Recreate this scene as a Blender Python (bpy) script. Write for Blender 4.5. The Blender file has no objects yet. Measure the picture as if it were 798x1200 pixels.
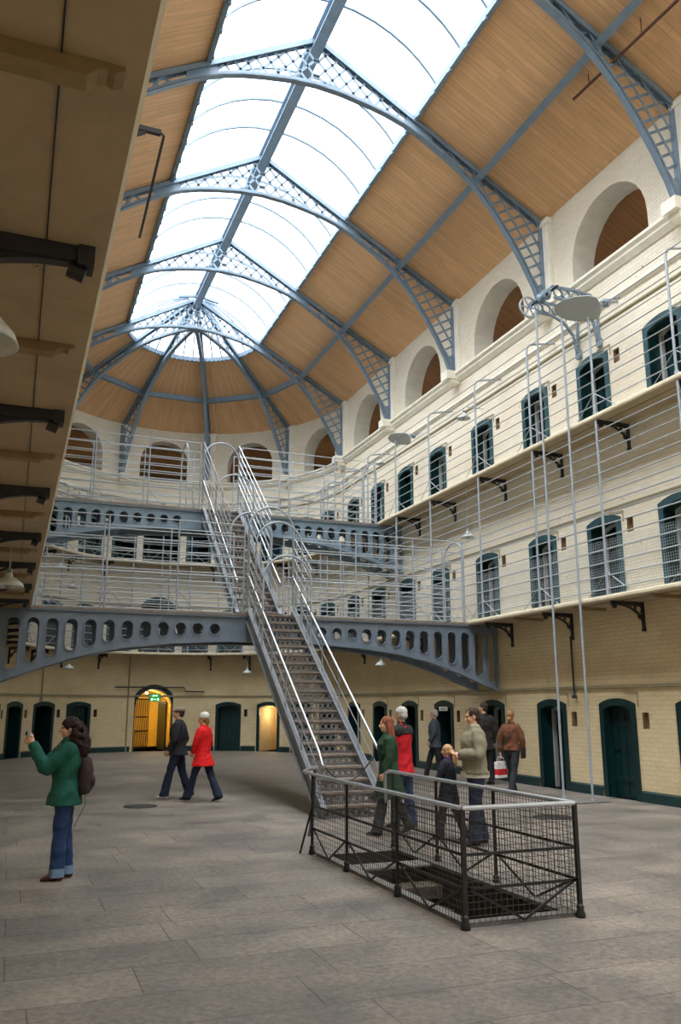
import bpy, bmesh, math, random
from mathutils import Vector, Matrix, noise
C = bpy.context.scene.collection
PI = math.pi
# ---------------------------------------------------------------- hall dimensions (metres); hall axis = Y, centre x = 0
HW = 5.88          # half width of the hall, also the radius of the rounded end
YC = 28.34         # where the rounded end begins
S = 4.4134         # spacing of the roof trusses
GE = 5.05          # gallery edge distance from the axis
Z1, Z2 = 3.68, 7.27  # undersides of the two galleries
YB = -9.0          # back of the hall
# ---------------------------------------------------------------- camera
cam_d = bpy.data.cameras.new('camera'); cam = bpy.data.objects.new('camera', cam_d); C.objects.link(cam)
cam.location = (-5.285, 0, 1.75)
cam_d.sensor_fit = 'VERTICAL'; cam_d.sensor_height = 36.0; cam_d.lens = 973.0/1200*36.0
cam_d.clip_start = 0.05
cam.rotation_euler = (PI/2 + 0.2289, 0, -0.3706)
bpy.context.scene.camera = cam
# ---------------------------------------------------------------- sky
w = bpy.data.worlds.new('sky'); bpy.context.scene.world = w; w.use_nodes = True
bg = w.node_tree.nodes['Background']; bg.inputs[0].default_value = (0.92, 0.96, 1.0, 1); bg.inputs[1].default_value = 3.6
sn = bpy.data.lights.new('overcast_sun', 'SUN'); sn.energy = 9.0; sn.angle = math.radians(70); sn.color = (1, .985, .985)
so = bpy.data.objects.new('overcast_sun', sn); C.objects.link(so); so.rotation_euler = (math.radians(12), math.radians(-22), 0)
vs = bpy.context.scene.view_settings
vs.view_transform = 'Standard'; vs.look = 'None'; vs.exposure = 0.33; vs.gamma = 1.0; vs.use_curve_mapping = False
bpy.context.scene.cycles.use_denoising = True
bpy.context.scene.cycles.max_bounces = 10
bpy.context.scene.cycles.diffuse_bounces = 7
pl = bpy.data.lights.new('skylight_portal', 'AREA'); pl.shape = 'RECTANGLE'; pl.size = 5.0; pl.size_y = 40.0
pl.cycles.is_portal = True
po = bpy.data.objects.new('skylight_portal', pl); C.objects.link(po); po.location = (0, 11.0, 16.75)

# ---------------------------------------------------------------- materials
def lin(c): return tuple(((v/255)/12.92 if v/255 <= 0.04045 else ((v/255+0.055)/1.055)**2.4) for v in c)
MATS = {}
def mat(name, col, rough=0.6, metal=0.0, var=0.0, vscale=3.0, bump=0.0, bscale=40.0, col2=None, emit=None, coord='Object', spec=0.5, stretch=None):
    m = bpy.data.materials.new(name); m.use_nodes = True; MATS[name] = m
    nt = m.node_tree; b = nt.nodes['Principled BSDF']; L = nt.links
    c = lin(col)
    b.inputs['Base Color'].default_value = (*c, 1); b.inputs['Roughness'].default_value = rough; b.inputs['Metallic'].default_value = metal
    b.inputs['Specular IOR Level'].default_value = spec
    tc = nt.nodes.new('ShaderNodeTexCoord'); vec = tc.outputs[coord]
    if stretch:
        mp = nt.nodes.new('ShaderNodeMapping'); mp.inputs['Scale'].default_value = stretch; L.new(vec, mp.inputs['Vector']); vec = mp.outputs[0]
    if var > 0 or col2:
        n = nt.nodes.new('ShaderNodeTexNoise'); n.inputs['Scale'].default_value = vscale; n.inputs['Detail'].default_value = 6; n.inputs['Roughness'].default_value = .62
        L.new(vec, n.inputs['Vector'])
        r = nt.nodes.new('ShaderNodeValToRGB'); r.color_ramp.elements[0].position = .35; r.color_ramp.elements[1].position = .65
        lo = lin(col2) if col2 else tuple(v*(1-var) for v in c); hi = c if col2 else tuple(min(1, v*(1+var*.6)) for v in c)
        r.color_ramp.elements[0].color = (*lo, 1); r.color_ramp.elements[1].color = (*hi, 1)
        L.new(n.outputs['Fac'], r.inputs[0]); L.new(r.outputs[0], b.inputs['Base Color'])
    if bump > 0:
        n2 = nt.nodes.new('ShaderNodeTexNoise'); n2.inputs['Scale'].default_value = bscale; n2.inputs['Detail'].default_value = 4
        L.new(vec, n2.inputs['Vector'])
        bp = nt.nodes.new('ShaderNodeBump'); bp.inputs['Strength'].default_value = bump; bp.inputs['Distance'].default_value = .01
        L.new(n2.outputs['Fac'], bp.inputs['Height']); L.new(bp.outputs[0], b.inputs['Normal'])
    if emit:
        b.inputs['Emission Color'].default_value = (*lin(emit[0]), 1); b.inputs['Emission Strength'].default_value = emit[1]
    return m

def painted_brick(name, col, stain, amount=.5):
    """Painted brick laid in courses: UVs are metres along the wall and metres up."""
    m = bpy.data.materials.new(name); m.use_nodes = True; MATS[name] = m
    nt = m.node_tree; b = nt.nodes['Principled BSDF']; L = nt.links; N = nt.nodes.new
    b.inputs['Roughness'].default_value = .62
    uv = N('ShaderNodeTexCoord').outputs['UV']
    br = N('ShaderNodeTexBrick'); br.inputs['Scale'].default_value = 1; br.inputs['Brick Width'].default_value = .24; br.inputs['Row Height'].default_value = .083
    br.inputs['Mortar Size'].default_value = .007; br.inputs['Mortar Smooth'].default_value = .6
    n0 = N('ShaderNodeTexNoise'); n0.inputs['Scale'].default_value = 5; n0.inputs['Detail'].default_value = 3; L.new(uv, n0.inputs['Vector'])
    mx = N('ShaderNodeMix'); mx.data_type = 'VECTOR'; mx.inputs['Factor'].default_value = .012
    L.new(uv, mx.inputs['A']); L.new(n0.outputs['Color'], mx.inputs['B']); L.new(mx.outputs['Result'], br.inputs['Vector'])
    c = lin(col)
    br.inputs['Color1'].default_value = (*c, 1); br.inputs['Color2'].default_value = (*[v*.93 for v in c], 1); br.inputs['Mortar'].default_value = (*[v*.80 for v in c], 1)
    n1 = N('ShaderNodeTexNoise'); n1.inputs['Scale'].default_value = .7; n1.inputs['Detail'].default_value = 8; n1.inputs['Roughness'].default_value = .65; L.new(uv, n1.inputs['Vector'])
    r = N('ShaderNodeValToRGB'); r.color_ramp.elements[0].position = .48; r.color_ramp.elements[1].position = .75
    L.new(n1.outputs['Fac'], r.inputs[0])
    ml = N('ShaderNodeMath'); ml.operation = 'MULTIPLY'; ml.inputs[1].default_value = amount; L.new(r.outputs[0], ml.inputs[0])
    m2 = N('ShaderNodeMix'); m2.data_type = 'RGBA'; L.new(ml.outputs[0], m2.inputs['Factor']); L.new(br.outputs['Color'], m2.inputs['A']); m2.inputs['B'].default_value = (*lin(stain), 1)
    # flaking spots with a shape of their own
    vo = N('ShaderNodeTexNoise'); vo.inputs['Scale'].default_value = 9; vo.inputs['Detail'].default_value = 8; L.new(uv, vo.inputs['Vector'])
    r3 = N('ShaderNodeValToRGB'); r3.color_ramp.elements[0].position = .69; r3.color_ramp.elements[1].position = .73; L.new(vo.outputs['Fac'], r3.inputs[0])
    m3 = N('ShaderNodeMix'); m3.data_type = 'RGBA'; L.new(r3.outputs[0], m3.inputs['Factor']); L.new(m2.outputs['Result'], m3.inputs['A']); m3.inputs['B'].default_value = (*lin((150, 120, 80)), 1)
    L.new(m3.outputs['Result'], b.inputs['Base Color'])
    n4 = N('ShaderNodeTexNoise'); n4.inputs['Scale'].default_value = 25; n4.inputs['Detail'].default_value = 5; L.new(uv, n4.inputs['Vector'])
    ad = N('ShaderNodeMath'); ad.operation = 'MULTIPLY_ADD'; L.new(br.outputs['Fac'], ad.inputs[0]); ad.inputs[1].default_value = -.8; L.new(n4.outputs['Fac'], ad.inputs[2])
    bp = N('ShaderNodeBump'); bp.inputs['Strength'].default_value = .75; bp.inputs['Distance'].default_value = .018
    L.new(ad.outputs[0], bp.inputs['Height']); L.new(bp.outputs[0], b.inputs['Normal'])
    return m

def planks(name, col, row, length, gap=.006, dark=.45, rough=.55):
    m = bpy.data.materials.new(name); m.use_nodes = True; MATS[name] = m
    nt = m.node_tree; b = nt.nodes['Principled BSDF']; L = nt.links; N = nt.nodes.new
    b.inputs['Roughness'].default_value = rough
    uv = N('ShaderNodeTexCoord').outputs['UV']; c = lin(col)
    br = N('ShaderNodeTexBrick'); br.inputs['Scale'].default_value = 1; br.inputs['Brick Width'].default_value = length; br.inputs['Row Height'].default_value = row
    br.inputs['Mortar Size'].default_value = gap; br.inputs['Mortar Smooth'].default_value = .3; br.inputs['Bias'].default_value = -.2
    br.inputs['Color1'].default_value = (*c, 1); br.inputs['Color2'].default_value = (*[v*.84 for v in c], 1); br.inputs['Mortar'].default_value = (*[v*dark for v in c], 1)
    L.new(uv, br.inputs['Vector'])
    mp = N('ShaderNodeMapping'); mp.inputs['Scale'].default_value = (.8, 14, 1); L.new(uv, mp.inputs['Vector'])
    n = N('ShaderNodeTexNoise'); n.inputs['Scale'].default_value = 1.6; n.inputs['Detail'].default_value = 6; L.new(mp.outputs[0], n.inputs['Vector'])
    r = N('ShaderNodeValToRGB'); r.color_ramp.elements[0].color = (.86, .83, .79, 1); r.color_ramp.elements[0].position = .3; r.color_ramp.elements[1].color = (1.08, 1.08, 1.08, 1); r.color_ramp.elements[1].position = .7
    L.new(n.outputs['Fac'], r.inputs[0])
    mx = N('ShaderNodeMix'); mx.data_type = 'RGBA'; mx.blend_type = 'MULTIPLY'; mx.inputs['Factor'].default_value = 1
    L.new(br.outputs['Color'], mx.inputs['A']); L.new(r.outputs[0], mx.inputs['B']); L.new(mx.outputs['Result'], b.inputs['Base Color'])
    bp = N('ShaderNodeBump'); bp.inputs['Strength'].default_value = .5; bp.inputs['Distance'].default_value = .008; bp.invert = True
    L.new(br.outputs['Fac'], bp.inputs['Height']); L.new(bp.outputs[0], b.inputs['Normal'])
    return m

def flagstones(name):
    m = bpy.data.materials.new(name); m.use_nodes = True; MATS[name] = m
    nt = m.node_tree; b = nt.nodes['Principled BSDF']; L = nt.links; N = nt.nodes.new
    co = N('ShaderNodeTexCoord').outputs['Object']
    n0 = N('ShaderNodeTexNoise'); n0.inputs['Scale'].default_value = 1.3; n0.inputs['Detail'].default_value = 4; L.new(co, n0.inputs['Vector'])
    mx = N('ShaderNodeMix'); mx.data_type = 'VECTOR'; mx.inputs['Factor'].default_value = .03; L.new(co, mx.inputs['A']); L.new(n0.outputs['Color'], mx.inputs['B'])
    br = N('ShaderNodeTexBrick'); br.inputs['Scale'].default_value = 1; br.inputs['Brick Width'].default_value = 1.25; br.inputs['Row Height'].default_value = .56; br.offset = .37; br.squash = 1.3; br.squash_frequency = 3
    br.inputs['Mortar Size'].default_value = .006; br.inputs['Mortar Smooth'].default_value = .5; br.inputs['Bias'].default_value = 0
    br.inputs['Color1'].default_value = (*lin((136, 130, 123)), 1); br.inputs['Color2'].default_value = (*lin((122, 117, 112)), 1); br.inputs['Mortar'].default_value = (*lin((98, 92, 86)), 1)
    L.new(mx.outputs['Result'], br.inputs['Vector'])
    n1 = N('ShaderNodeTexNoise'); n1.inputs['Scale'].default_value = 1.1; n1.inputs['Detail'].default_value = 10; n1.inputs['Roughness'].default_value = .68; L.new(co, n1.inputs['Vector'])
    r = N('ShaderNodeValToRGB'); e = r.color_ramp.elements; e[0].position = .33; e[0].color = (.55, .57, .60, 1); e[1].position = .66; e[1].color = (1.30, 1.22, 1.12, 1)
    L.new(n1.outputs['Fac'], r.inputs[0])
    m2 = N('ShaderNodeMix'); m2.data_type = 'RGBA'; m2.blend_type = 'MULTIPLY'; m2.inputs['Factor'].default_value = 1; L.new(br.outputs['Color'], m2.inputs['A']); L.new(r.outputs[0], m2.inputs['B'])
    n2 = N('ShaderNodeTexNoise'); n2.inputs['Scale'].default_value = 18; n2.inputs['Detail'].default_value = 10; n2.inputs['Roughness'].default_value = .75; L.new(co, n2.inputs['Vector'])
    r2 = N('ShaderNodeValToRGB'); e = r2.color_ramp.elements; e[0].position = .3; e[0].color = (.38, .38, .38, 1); e[1].position = .7; e[1].color = (1.45, 1.45, 1.45, 1); L.new(n2.outputs['Fac'], r2.inputs[0])
    m3 = N('ShaderNodeMix'); m3.data_type = 'RGBA'; m3.blend_type = 'MULTIPLY'; m3.inputs['Factor'].default_value = .8; L.new(m2.outputs['Result'], m3.inputs['A']); L.new(r2.outputs[0], m3.inputs['B'])
    L.new(m3.outputs['Result'], b.inputs['Base Color'])
    r4 = N('ShaderNodeValToRGB'); e = r4.color_ramp.elements; e[0].position = .3; e[0].color = (.42, .42, .42, 1); e[1].position = .7; e[1].color = (.72, .72, .72, 1); L.new(n1.outputs['Fac'], r4.inputs[0]); L.new(r4.outputs[0], b.inputs['Roughness'])
    ad = N('ShaderNodeMath'); ad.operation = 'MULTIPLY_ADD'; L.new(br.outputs['Fac'], ad.inputs[0]); ad.inputs[1].default_value = -1.2; L.new(n2.outputs['Fac'], ad.inputs[2])
    bp = N('ShaderNodeBump'); bp.inputs['Strength'].default_value = .55; bp.inputs['Distance'].default_value = .01; L.new(ad.outputs[0], bp.inputs['Height']); L.new(bp.outputs[0], b.inputs['Normal'])
    return m

painted_brick('wall_lower_bounce_tint', (226, 208, 168), (178, 152, 112), .5)  # ground floor: shade and bounced light put into a yellower wall colour
painted_brick('wall_upper', (242, 234, 216), (222, 206, 176), .45)
planks('ceiling_boards', (232, 188, 142), .14, 1.9, gap=.0045, dark=.62)
planks('attic_boards', (176, 126, 80), .16, 2.4)
planks('gallery_boards', (150, 128, 92), 40, .50, gap=.006, dark=.3, rough=.7)
flagstones('flagstones')
mat('plaster_trim', (242, 238, 226), .6, var=.08, vscale=3, bump=.3, bscale=20)
mat('joist_tan', (150, 128, 92), .6, var=.2, vscale=6)
mat('cream_paint', (218, 208, 182), .55, var=.10, vscale=4, bump=.2, bscale=30)
mat('truss_paint', (122, 142, 160), .45, var=.12, vscale=5, bump=.15, bscale=50)
mat('girder_paint', (116, 130, 146), .42, var=.14, vscale=4, bump=.15, bscale=50)
mat('girder_blue', (120, 142, 158), .42, var=.14, vscale=4, bump=.15, bscale=50)
mat('dark_iron', (46, 46, 48), .5, var=.2, vscale=6)
mat('black_iron', (34, 34, 36), .45, var=.2, vscale=6)
mat('rail_grey', (158, 168, 178), .4, var=.1, vscale=6)
mat('bright_rail', (205, 212, 220), .25, metal=.7)
mat('wire_grey', (170, 178, 184), .5)
mat('cage_wire', (66, 62, 60), .5)
mat('stringer_paint', (134, 142, 152), .4, var=.15, vscale=8)
mat('tread_wood', (136, 124, 114), .6, var=.25, vscale=9, bump=.3)
mat('riser_iron', (120, 120, 122), .5, var=.2, vscale=9)
mat('door_green', (14, 48, 50), .35, var=.3, vscale=5, bump=.15, bscale=20)
mat('door_teal', (44, 82, 92), .4, var=.35, vscale=6, bump=.2, bscale=25)
mat('leaf_grey', (176, 180, 182), .5, var=.12, vscale=6)
mat('unlit_dark', (30, 32, 32), .8)  # near-black colour paints in the darkness of unlit interiors
mat('cell_cream', (226, 200, 150), .7, var=.1)
mat('yellow_wall', (240, 208, 92), .6, var=.12, vscale=2)
mat('base_green', (18, 54, 56), .35, var=.3, vscale=6, bump=.2, bscale=20)
mat('pipe_tan', (150, 140, 112), .5, var=.15)
mat('brown_pole', (92, 54, 36), .5, var=.2, vscale=10)
mat('enamel', (206, 212, 212), .3, var=.08, vscale=8)
mat('enamel_green', (120, 142, 140), .4, var=.1)
mat('lamp_inner', (170, 176, 176), .5)
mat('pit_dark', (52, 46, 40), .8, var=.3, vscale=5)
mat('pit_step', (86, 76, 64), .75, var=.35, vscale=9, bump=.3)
m_ = mat('gallery_soffit_shade', (180, 160, 130), .6, var=.12, vscale=2.5, bump=.2, bscale=30)  # darker tan paints in the shade on the gallery undersides
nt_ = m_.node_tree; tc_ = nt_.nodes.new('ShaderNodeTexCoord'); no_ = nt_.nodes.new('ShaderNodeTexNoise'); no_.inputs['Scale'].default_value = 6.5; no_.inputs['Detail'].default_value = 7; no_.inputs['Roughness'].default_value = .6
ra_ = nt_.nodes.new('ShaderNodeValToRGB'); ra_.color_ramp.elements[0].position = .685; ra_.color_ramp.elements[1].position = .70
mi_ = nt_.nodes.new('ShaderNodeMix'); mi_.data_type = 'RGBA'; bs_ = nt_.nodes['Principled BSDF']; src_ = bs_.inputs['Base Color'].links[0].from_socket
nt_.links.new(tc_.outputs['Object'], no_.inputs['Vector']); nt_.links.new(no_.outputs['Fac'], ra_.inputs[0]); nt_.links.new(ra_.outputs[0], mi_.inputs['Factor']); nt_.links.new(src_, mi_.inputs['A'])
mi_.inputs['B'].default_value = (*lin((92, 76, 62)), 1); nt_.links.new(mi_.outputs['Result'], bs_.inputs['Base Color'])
mat('stone_edge', (118, 116, 112), .6, var=.25, vscale=20, bump=.4)
mat('exit_green', (30, 120, 60), .4, emit=((40, 150, 70), 1.0))
mat('exit_white', (240, 250, 240), .4, emit=((230, 250, 230), 1.6))
mat('sign_white', (225, 226, 220), .5)
mat('bulb_warm', (255, 220, 150), .4, emit=((255, 205, 120), 40.0))
mat('brick_tan', (140, 116, 86), .8, var=.2, vscale=8)
g = bpy.data.materials.new('skylight_glass'); g.use_nodes = True; MATS['skylight_glass'] = g
nt = g.node_tree; nt.nodes.remove(nt.nodes['Principled BSDF'])
t = nt.nodes.new('ShaderNodeBsdfTransparent'); t.inputs[0].default_value = (.93, .96, .97, 1)
gl = nt.nodes.new('ShaderNodeBsdfGlossy'); gl.inputs['Roughness'].default_value = .15
ms = nt.nodes.new('ShaderNodeMixShader'); ms.inputs[0].default_value = .05
nt.links.new(t.outputs[0], ms.inputs[1]); nt.links.new(gl.outputs[0], ms.inputs[2]); nt.links.new(ms.outputs[0], nt.nodes['Material Output'].inputs[0])

# ---------------------------------------------------------------- mesh building helpers
class MB:
    def __init__(s): s.v = []; s.f = []; s.m = []; s.uv = []; s.sm = []
    def add(s, vs, fs, mi=0, uvs=None, smooth=False):
        n = len(s.v); s.v.extend([tuple(v) for v in vs])
        for k, f in enumerate(fs):
            s.f.append([i+n for i in f]); s.m.append(mi); s.sm.append(smooth)
            s.uv.append([uvs[i] for i in f] if uvs else None)
        return s
    def box(s, c, d, mi=0, M=None):
        x, y, z = d[0]/2, d[1]/2, d[2]/2
        vs = [Vector((a*x, b*y, e*z)) for a in (-1, 1) for b in (-1, 1) for e in (-1, 1)]
        if M: vs = [M @ v for v in vs]
        c = Vector(c); vs = [v + c for v in vs]
        return s.add(vs, [(0, 1, 3, 2), (4, 6, 7, 5), (0, 4, 5, 1), (2, 3, 7, 6), (0, 2, 6, 4), (1, 5, 7, 3)], mi)
    def beam(s, a, b, wd, h, up=(0, 0, 1), mi=0, caps=True):
        a, b = Vector(a), Vector(b); d = (b-a)
        if d.length < 1e-6: return s
        d.normalize(); u = Vector(up); u = u - d*u.dot(d)
        if u.length < 1e-4: u = Vector((1, 0, 0)) - d*d.x
        u.normalize(); r = d.cross(u)
        vs = [p + r*i*wd/2 + u*j*h/2 for p in (a, b) for i, j in ((-1, -1), (1, -1), (1, 1), (-1, 1))]
        fs = [(0, 1, 5, 4), (1, 2, 6, 5), (2, 3, 7, 6), (3, 0, 4, 7)]
        if caps: fs += [(3, 2, 1, 0), (4, 5, 6, 7)]
        return s.add(vs, fs, mi)
    def ribbon(s, pts, wd, h, side, mi=0):
        """rectangular bar swept along pts; side = direction of the width"""
        pts = [Vector(p) for p in pts]; n = len(pts); vs = []
        for i, p in enumerate(pts):
            d = (pts[min(i+1, n-1)] - pts[max(i-1, 0)]).normalized()
            r = (side[i] if isinstance(side, list) else Vector(side)); r = Vector(r); r = (r - d*r.dot(d)).normalized(); u = r.cross(d)
            vs += [p + r*a*wd/2 + u*b*h/2 for a, b in ((-1, -1), (1, -1), (1, 1), (-1, 1))]
        fs = []
        for i in range(n-1):
            o = 4*i
            for k in range(4): fs.append((o+k, o+(k+1) % 4, o+4+(k+1) % 4, o+4+k))
        fs += [(3, 2, 1, 0), (4*n-4, 4*n-3, 4*n-2, 4*n-1)]
        return s.add(vs, fs, mi)
    def tube(s, pts, r, n=6, mi=0, caps=True):
        pts = [Vector(p) for p in pts]; k = len(pts); vs = []; ref = None
        rr = r if isinstance(r, (list, tuple)) else [r]*k
        for i, p in enumerate(pts):
            d = (pts[min(i+1, k-1)] - pts[max(i-1, 0)]).normalized()
            if ref is None: ref = Vector((0, 0, 1)) if abs(d.z) < .9 else Vector((1, 0, 0))
            u = (ref - d*ref.dot(d)).normalized(); ref = u; v = d.cross(u)
            vs += [p + (u*math.cos(2*PI*j/n) + v*math.sin(2*PI*j/n))*rr[i] for j in range(n)]
        fs = [(i*n+j, i*n+(j+1) % n, (i+1)*n+(j+1) % n, (i+1)*n+j) for i in range(k-1) for j in range(n)]
        s.add(vs, fs, mi, smooth=n > 5)
        if caps: s.add(vs[:n][::-1], [tuple(range(n))], mi); s.add(vs[-n:], [tuple(range(n))], mi)
        return s
    def lathe(s, prof, c, n=20, axis=None, mi=0):
        """prof: (r, z) pairs; axis: rotation matrix"""
        c = Vector(c); vs = []
        for r, z in prof:
            for j in range(n):
                v = Vector((r*math.cos(2*PI*j/n), r*math.sin(2*PI*j/n), z))
                if axis: v = axis @ v
                vs.append(c+v)
        fs = [(i*n+j, i*n+(j+1) % n, (i+1)*n+(j+1) % n, (i+1)*n+j) for i in range(len(prof)-1) for j in range(n)]
        return s.add(vs, fs, mi, smooth=True)
    def prism(s, poly, off, mi=0):
        """poly: 3-D outline; off: extrusion vector"""
        n = len(poly); a = [Vector(p) for p in poly]; b = [p + Vector(off) for p in a]
        fs = [tuple(range(n))[::-1], tuple(range(n, 2*n))] + [(i, (i+1) % n, n+(i+1) % n, n+i) for i in range(n)]
        return s.add(a+b, fs, mi)
    def build(s, name, mats, parent=None, recalc=False):
        me = bpy.data.meshes.new(name); me.from_pydata(s.v, [], s.f)
        for m in (mats if isinstance(mats, (list, tuple)) else [mats]): me.materials.append(MATS[m] if isinstance(m, str) else m)
        me.polygons.foreach_set('material_index', s.m); me.polygons.foreach_set('use_smooth', s.sm)
        if any(u for u in s.uv):
            ul = me.uv_layers.new(name='UVMap'); flat = []
            for f, u in zip(s.f, s.uv):
                for k in range(len(f)): flat += list(u[k]) if u else [0, 0]
            ul.data.foreach_set('uv', flat)
        if recalc:
            bm = bmesh.new(); bm.from_mesh(me); bmesh.ops.remove_doubles(bm, verts=bm.verts, dist=1e-5); bmesh.ops.recalc_face_normals(bm, faces=bm.faces); bm.to_mesh(me); bm.free()
        me.update()
        o = bpy.data.objects.new(name, me); C.objects.link(o)
        if parent: o.parent = parent
        return o
def tag(o, label=None, cat=None, group=None, kind=None):
    if label: o['label'] = label
    if cat: o['category'] = cat
    if group: o['group'] = group
    if kind: o['kind'] = kind
    return o
def empty(name, loc=(0, 0, 0), rz=0):
    o = bpy.data.objects.new(name, None); C.objects.link(o); o.location = loc; o.rotation_euler = (0, 0, rz); o.empty_display_size = .2
    return o
def copy_tree(o, parent=None):
    c = o.copy(); C.objects.link(c)
    if parent: c.parent = parent
    for ch in o.children: copy_tree(ch, c)
    return c
def lerp(a, b, t): return a+(b-a)*t
def interp(tab, x):
    if x <= tab[0][0]: return tab[0][1]
    for (a, va), (b, vb) in zip(tab, tab[1:]):
        if x <= b: return va + (vb-va)*(x-a)/(b-a)
    return tab[-1][1]
def frange(a, b, n): return [a+(b-a)*i/n for i in range(n+1)]
def struct(o): o['kind'] = 'structure'; return o
# ---------------------------------------------------------------- wall surfaces: u runs along the wall (metres), d = depth behind its face
def right_map(u, z, d=0): return Vector((HW+d, u, z))
def left_map(u, z, d=0): return Vector((-HW-d, u, z))
def apse_map(u, z, d=0):
    a = u/HW; return Vector(((HW+d)*math.cos(a), YC+(HW+d)*math.sin(a), z))
class Opening:
    """u0..u1, z0 sill, zs springing, rise of a segmental head (rise = half width gives a full round head)"""
    def __init__(s, uc, hw, z0, zs, rise, depth, mi_rev, mi_back, mi_floor=None):
        s.u0, s.u1, s.uc, s.hw, s.z0, s.zs, s.rise, s.depth, s.mr, s.mb, s.mf = uc-hw, uc+hw, uc, hw, z0, zs, rise, depth, mi_rev, mi_back, mi_floor
    def top(s, u):
        t = max(-1, min(1, (u-s.uc)/s.hw))
        if s.rise <= 0: return s.zs
        r = (s.hw**2+s.rise**2)/(2*s.rise)
        return s.zs + math.sqrt(max(0, r*r-(t*s.hw)**2)) - (r-s.rise)
    def us(s):
        if s.rise <= 0: return [s.u0, s.u1]
        return [s.uc - s.hw*math.cos(PI*i/14) for i in range(15)]
def wall_band(mb, mp, ua, ub, za, zb, ops, mi, step=.6, uflip=1):
    us = {round(u, 5) for u in frange(ua, ub, max(1, int((ub-ua)/step)))}
    for o in ops: us |= {round(u, 5) for u in o.us()}
    us = sorted(u for u in us if ua-1e-6 <= u <= ub+1e-6)
    def q(u0, u1, a0, a1, b0, b1):
        mb.add([mp(u0, a0), mp(u1, a1), mp(u1, b1), mp(u0, b0)], [(0, 1, 2, 3)], mi, [(u0*uflip, a0), (u1*uflip, a1), (u1*uflip, b1), (u0*uflip, b0)])
    for u0, u1 in zip(us, us[1:]):
        um = (u0+u1)/2; o = next((o for o in ops if o.u0 < um < o.u1), None)
        if not o: q(u0, u1, za, za, zb, zb)
        else:
            if o.z0 > za+1e-4: q(u0, u1, za, za, o.z0, o.z0)
            q(u0, u1, o.top(u0), o.top(u1), zb, zb)
    for o in ops:
        uu = o.us(); D = o.depth
        out = [(o.u0, o.z0)] + [(u, o.top(u)) for u in uu] + [(o.u1, o.z0)]
        if o.top(o.u0)-o.z0 < 1e-3: out = out[1:-1]
        for (a, za_), (b, zb_) in zip(out, out[1:]):
            if D: mb.add([mp(a, za_), mp(b, zb_), mp(b, zb_, D), mp(a, za_, D)], [(0, 1, 2, 3)], o.mr, [(0, 0), (0, .3), (D, .3), (D, 0)])
        if D and o.mf is not None: mb.add([mp(o.u0, o.z0), mp(o.u1, o.z0), mp(o.u1, o.z0, D), mp(o.u0, o.z0, D)], [(0, 1, 2, 3)], o.mf, [(0, 0), (1, 0), (1, D), (0, D)])
        if o.mb is not None:
            for a, b in zip(uu, uu[1:]):
                mb.add([mp(a, o.z0, D), mp(b, o.z0, D), mp(b, o.top(b), D), mp(a, o.top(a), D)], [(0, 1, 2, 3)], o.mb, [(a, o.z0), (b, o.z0), (b, o.zs), (a, o.zs)])

WM = ['wall_lower_bounce_tint', 'wall_upper', 'door_green', 'unlit_dark', 'plaster_trim', 'brick_tan', 'yellow_wall', 'cell_cream', 'flagstones']
DY = [9.4, 11.55, 13.68, 15.85, 18.3, 20.85, 23.0, 25.2, 27.4]      # cell doors along the right wall
PY = [8.3, 10.5, 12.72, 14.93, 17.27, 19.85, 22.05, 24.2, 26.4]     # piers between them: brackets and posts
GANG = [13, 28, 43.6, 60.4, 119, 134.5, 150.5, 166]                 # cell doors round the end, degrees
DHW = .40                                                           # half width of a door opening
LV = [(0, 1.66, .09), (3.78, 3.78+1.56, .09), (7.37, 7.37+1.56, .09)]
def cell_op(uc, lv, lit=False):
    z0, zs, rise = LV[lv]
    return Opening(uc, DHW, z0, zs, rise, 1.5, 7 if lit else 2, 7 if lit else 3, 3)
mb = MB()
bands = [(0, 3.68, 0), (3.68, 7.3, 1), (7.3, 10.9, 1)]
niches = []
for lv, (za, zb, mi) in enumerate(bands):
    ops = [cell_op(y, lv) for y in DY if not (lv == 0 and y < 9)]
    # small brick inspection box beside each door
    for y in DY:
        n = Opening(y-.78, .09, LV[lv][0]+1.32, LV[lv][0]+1.62, 0, .09, 5, 5, 5); ops.append(n)
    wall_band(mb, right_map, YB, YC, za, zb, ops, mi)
ARC_R = [Opening(YC-(k+.5)*S, 1.22, 10.95, 11.48, 1.22, .6, 4, None, 4) for k in range(0, 6)]
wall_band(mb, right_map, YB, YC, 10.9, 13.2, ARC_R, 1)
struct(mb.build('wall_right', WM))
mb = MB()
for lv, (za, zb, mi) in enumerate(bands): wall_band(mb, left_map, YB, YC, za, zb, [], mi)
wall_band(mb, left_map, YB, YC, 10.9, 13.2, [Opening(YC-(k+.5)*S, 1.22, 10.95, 11.48, 1.22, .6, 4, None, 4) for k in range(0, 6)], 1)
struct(mb.build('wall_left', WM))
mb = MB()
UA = lambda deg: math.radians(deg)*HW
CEN = 89.5
for lv, (za, zb, mi) in enumerate(bands):
    ops = [cell_op(UA(a), lv, lit=(lv == 0 and a == 43.6)) for a in GANG]
    for a in GANG: ops.append(Opening(UA(a)-.72, .07, LV[lv][0]+1.32, LV[lv][0]+1.6, 0, .09, 5, 3, 5))
    if lv == 0: ops.append(Opening(UA(CEN), .72, 0, 1.66, .72, 4.2, 6, 6, 8))
    if lv == 1: ops.append(Opening(UA(CEN), .72, 3.78, 5.2, .72, 2.0, 2, 3, 3))
    if lv == 2: ops.append(Opening(UA(CEN), .72, 7.37, 8.62, 0, 1.2, 2, 3, 3))
    if lv == 1: ops += [cell_op(UA(a), 1) for a in (74.5, 104.5)]
    if lv == 2: ops += [cell_op(UA(a), 2) for a in (74.5, 104.5)]
    wall_band(mb, apse_map, 0, PI*HW, za, zb, ops, mi, step=.5)
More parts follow.
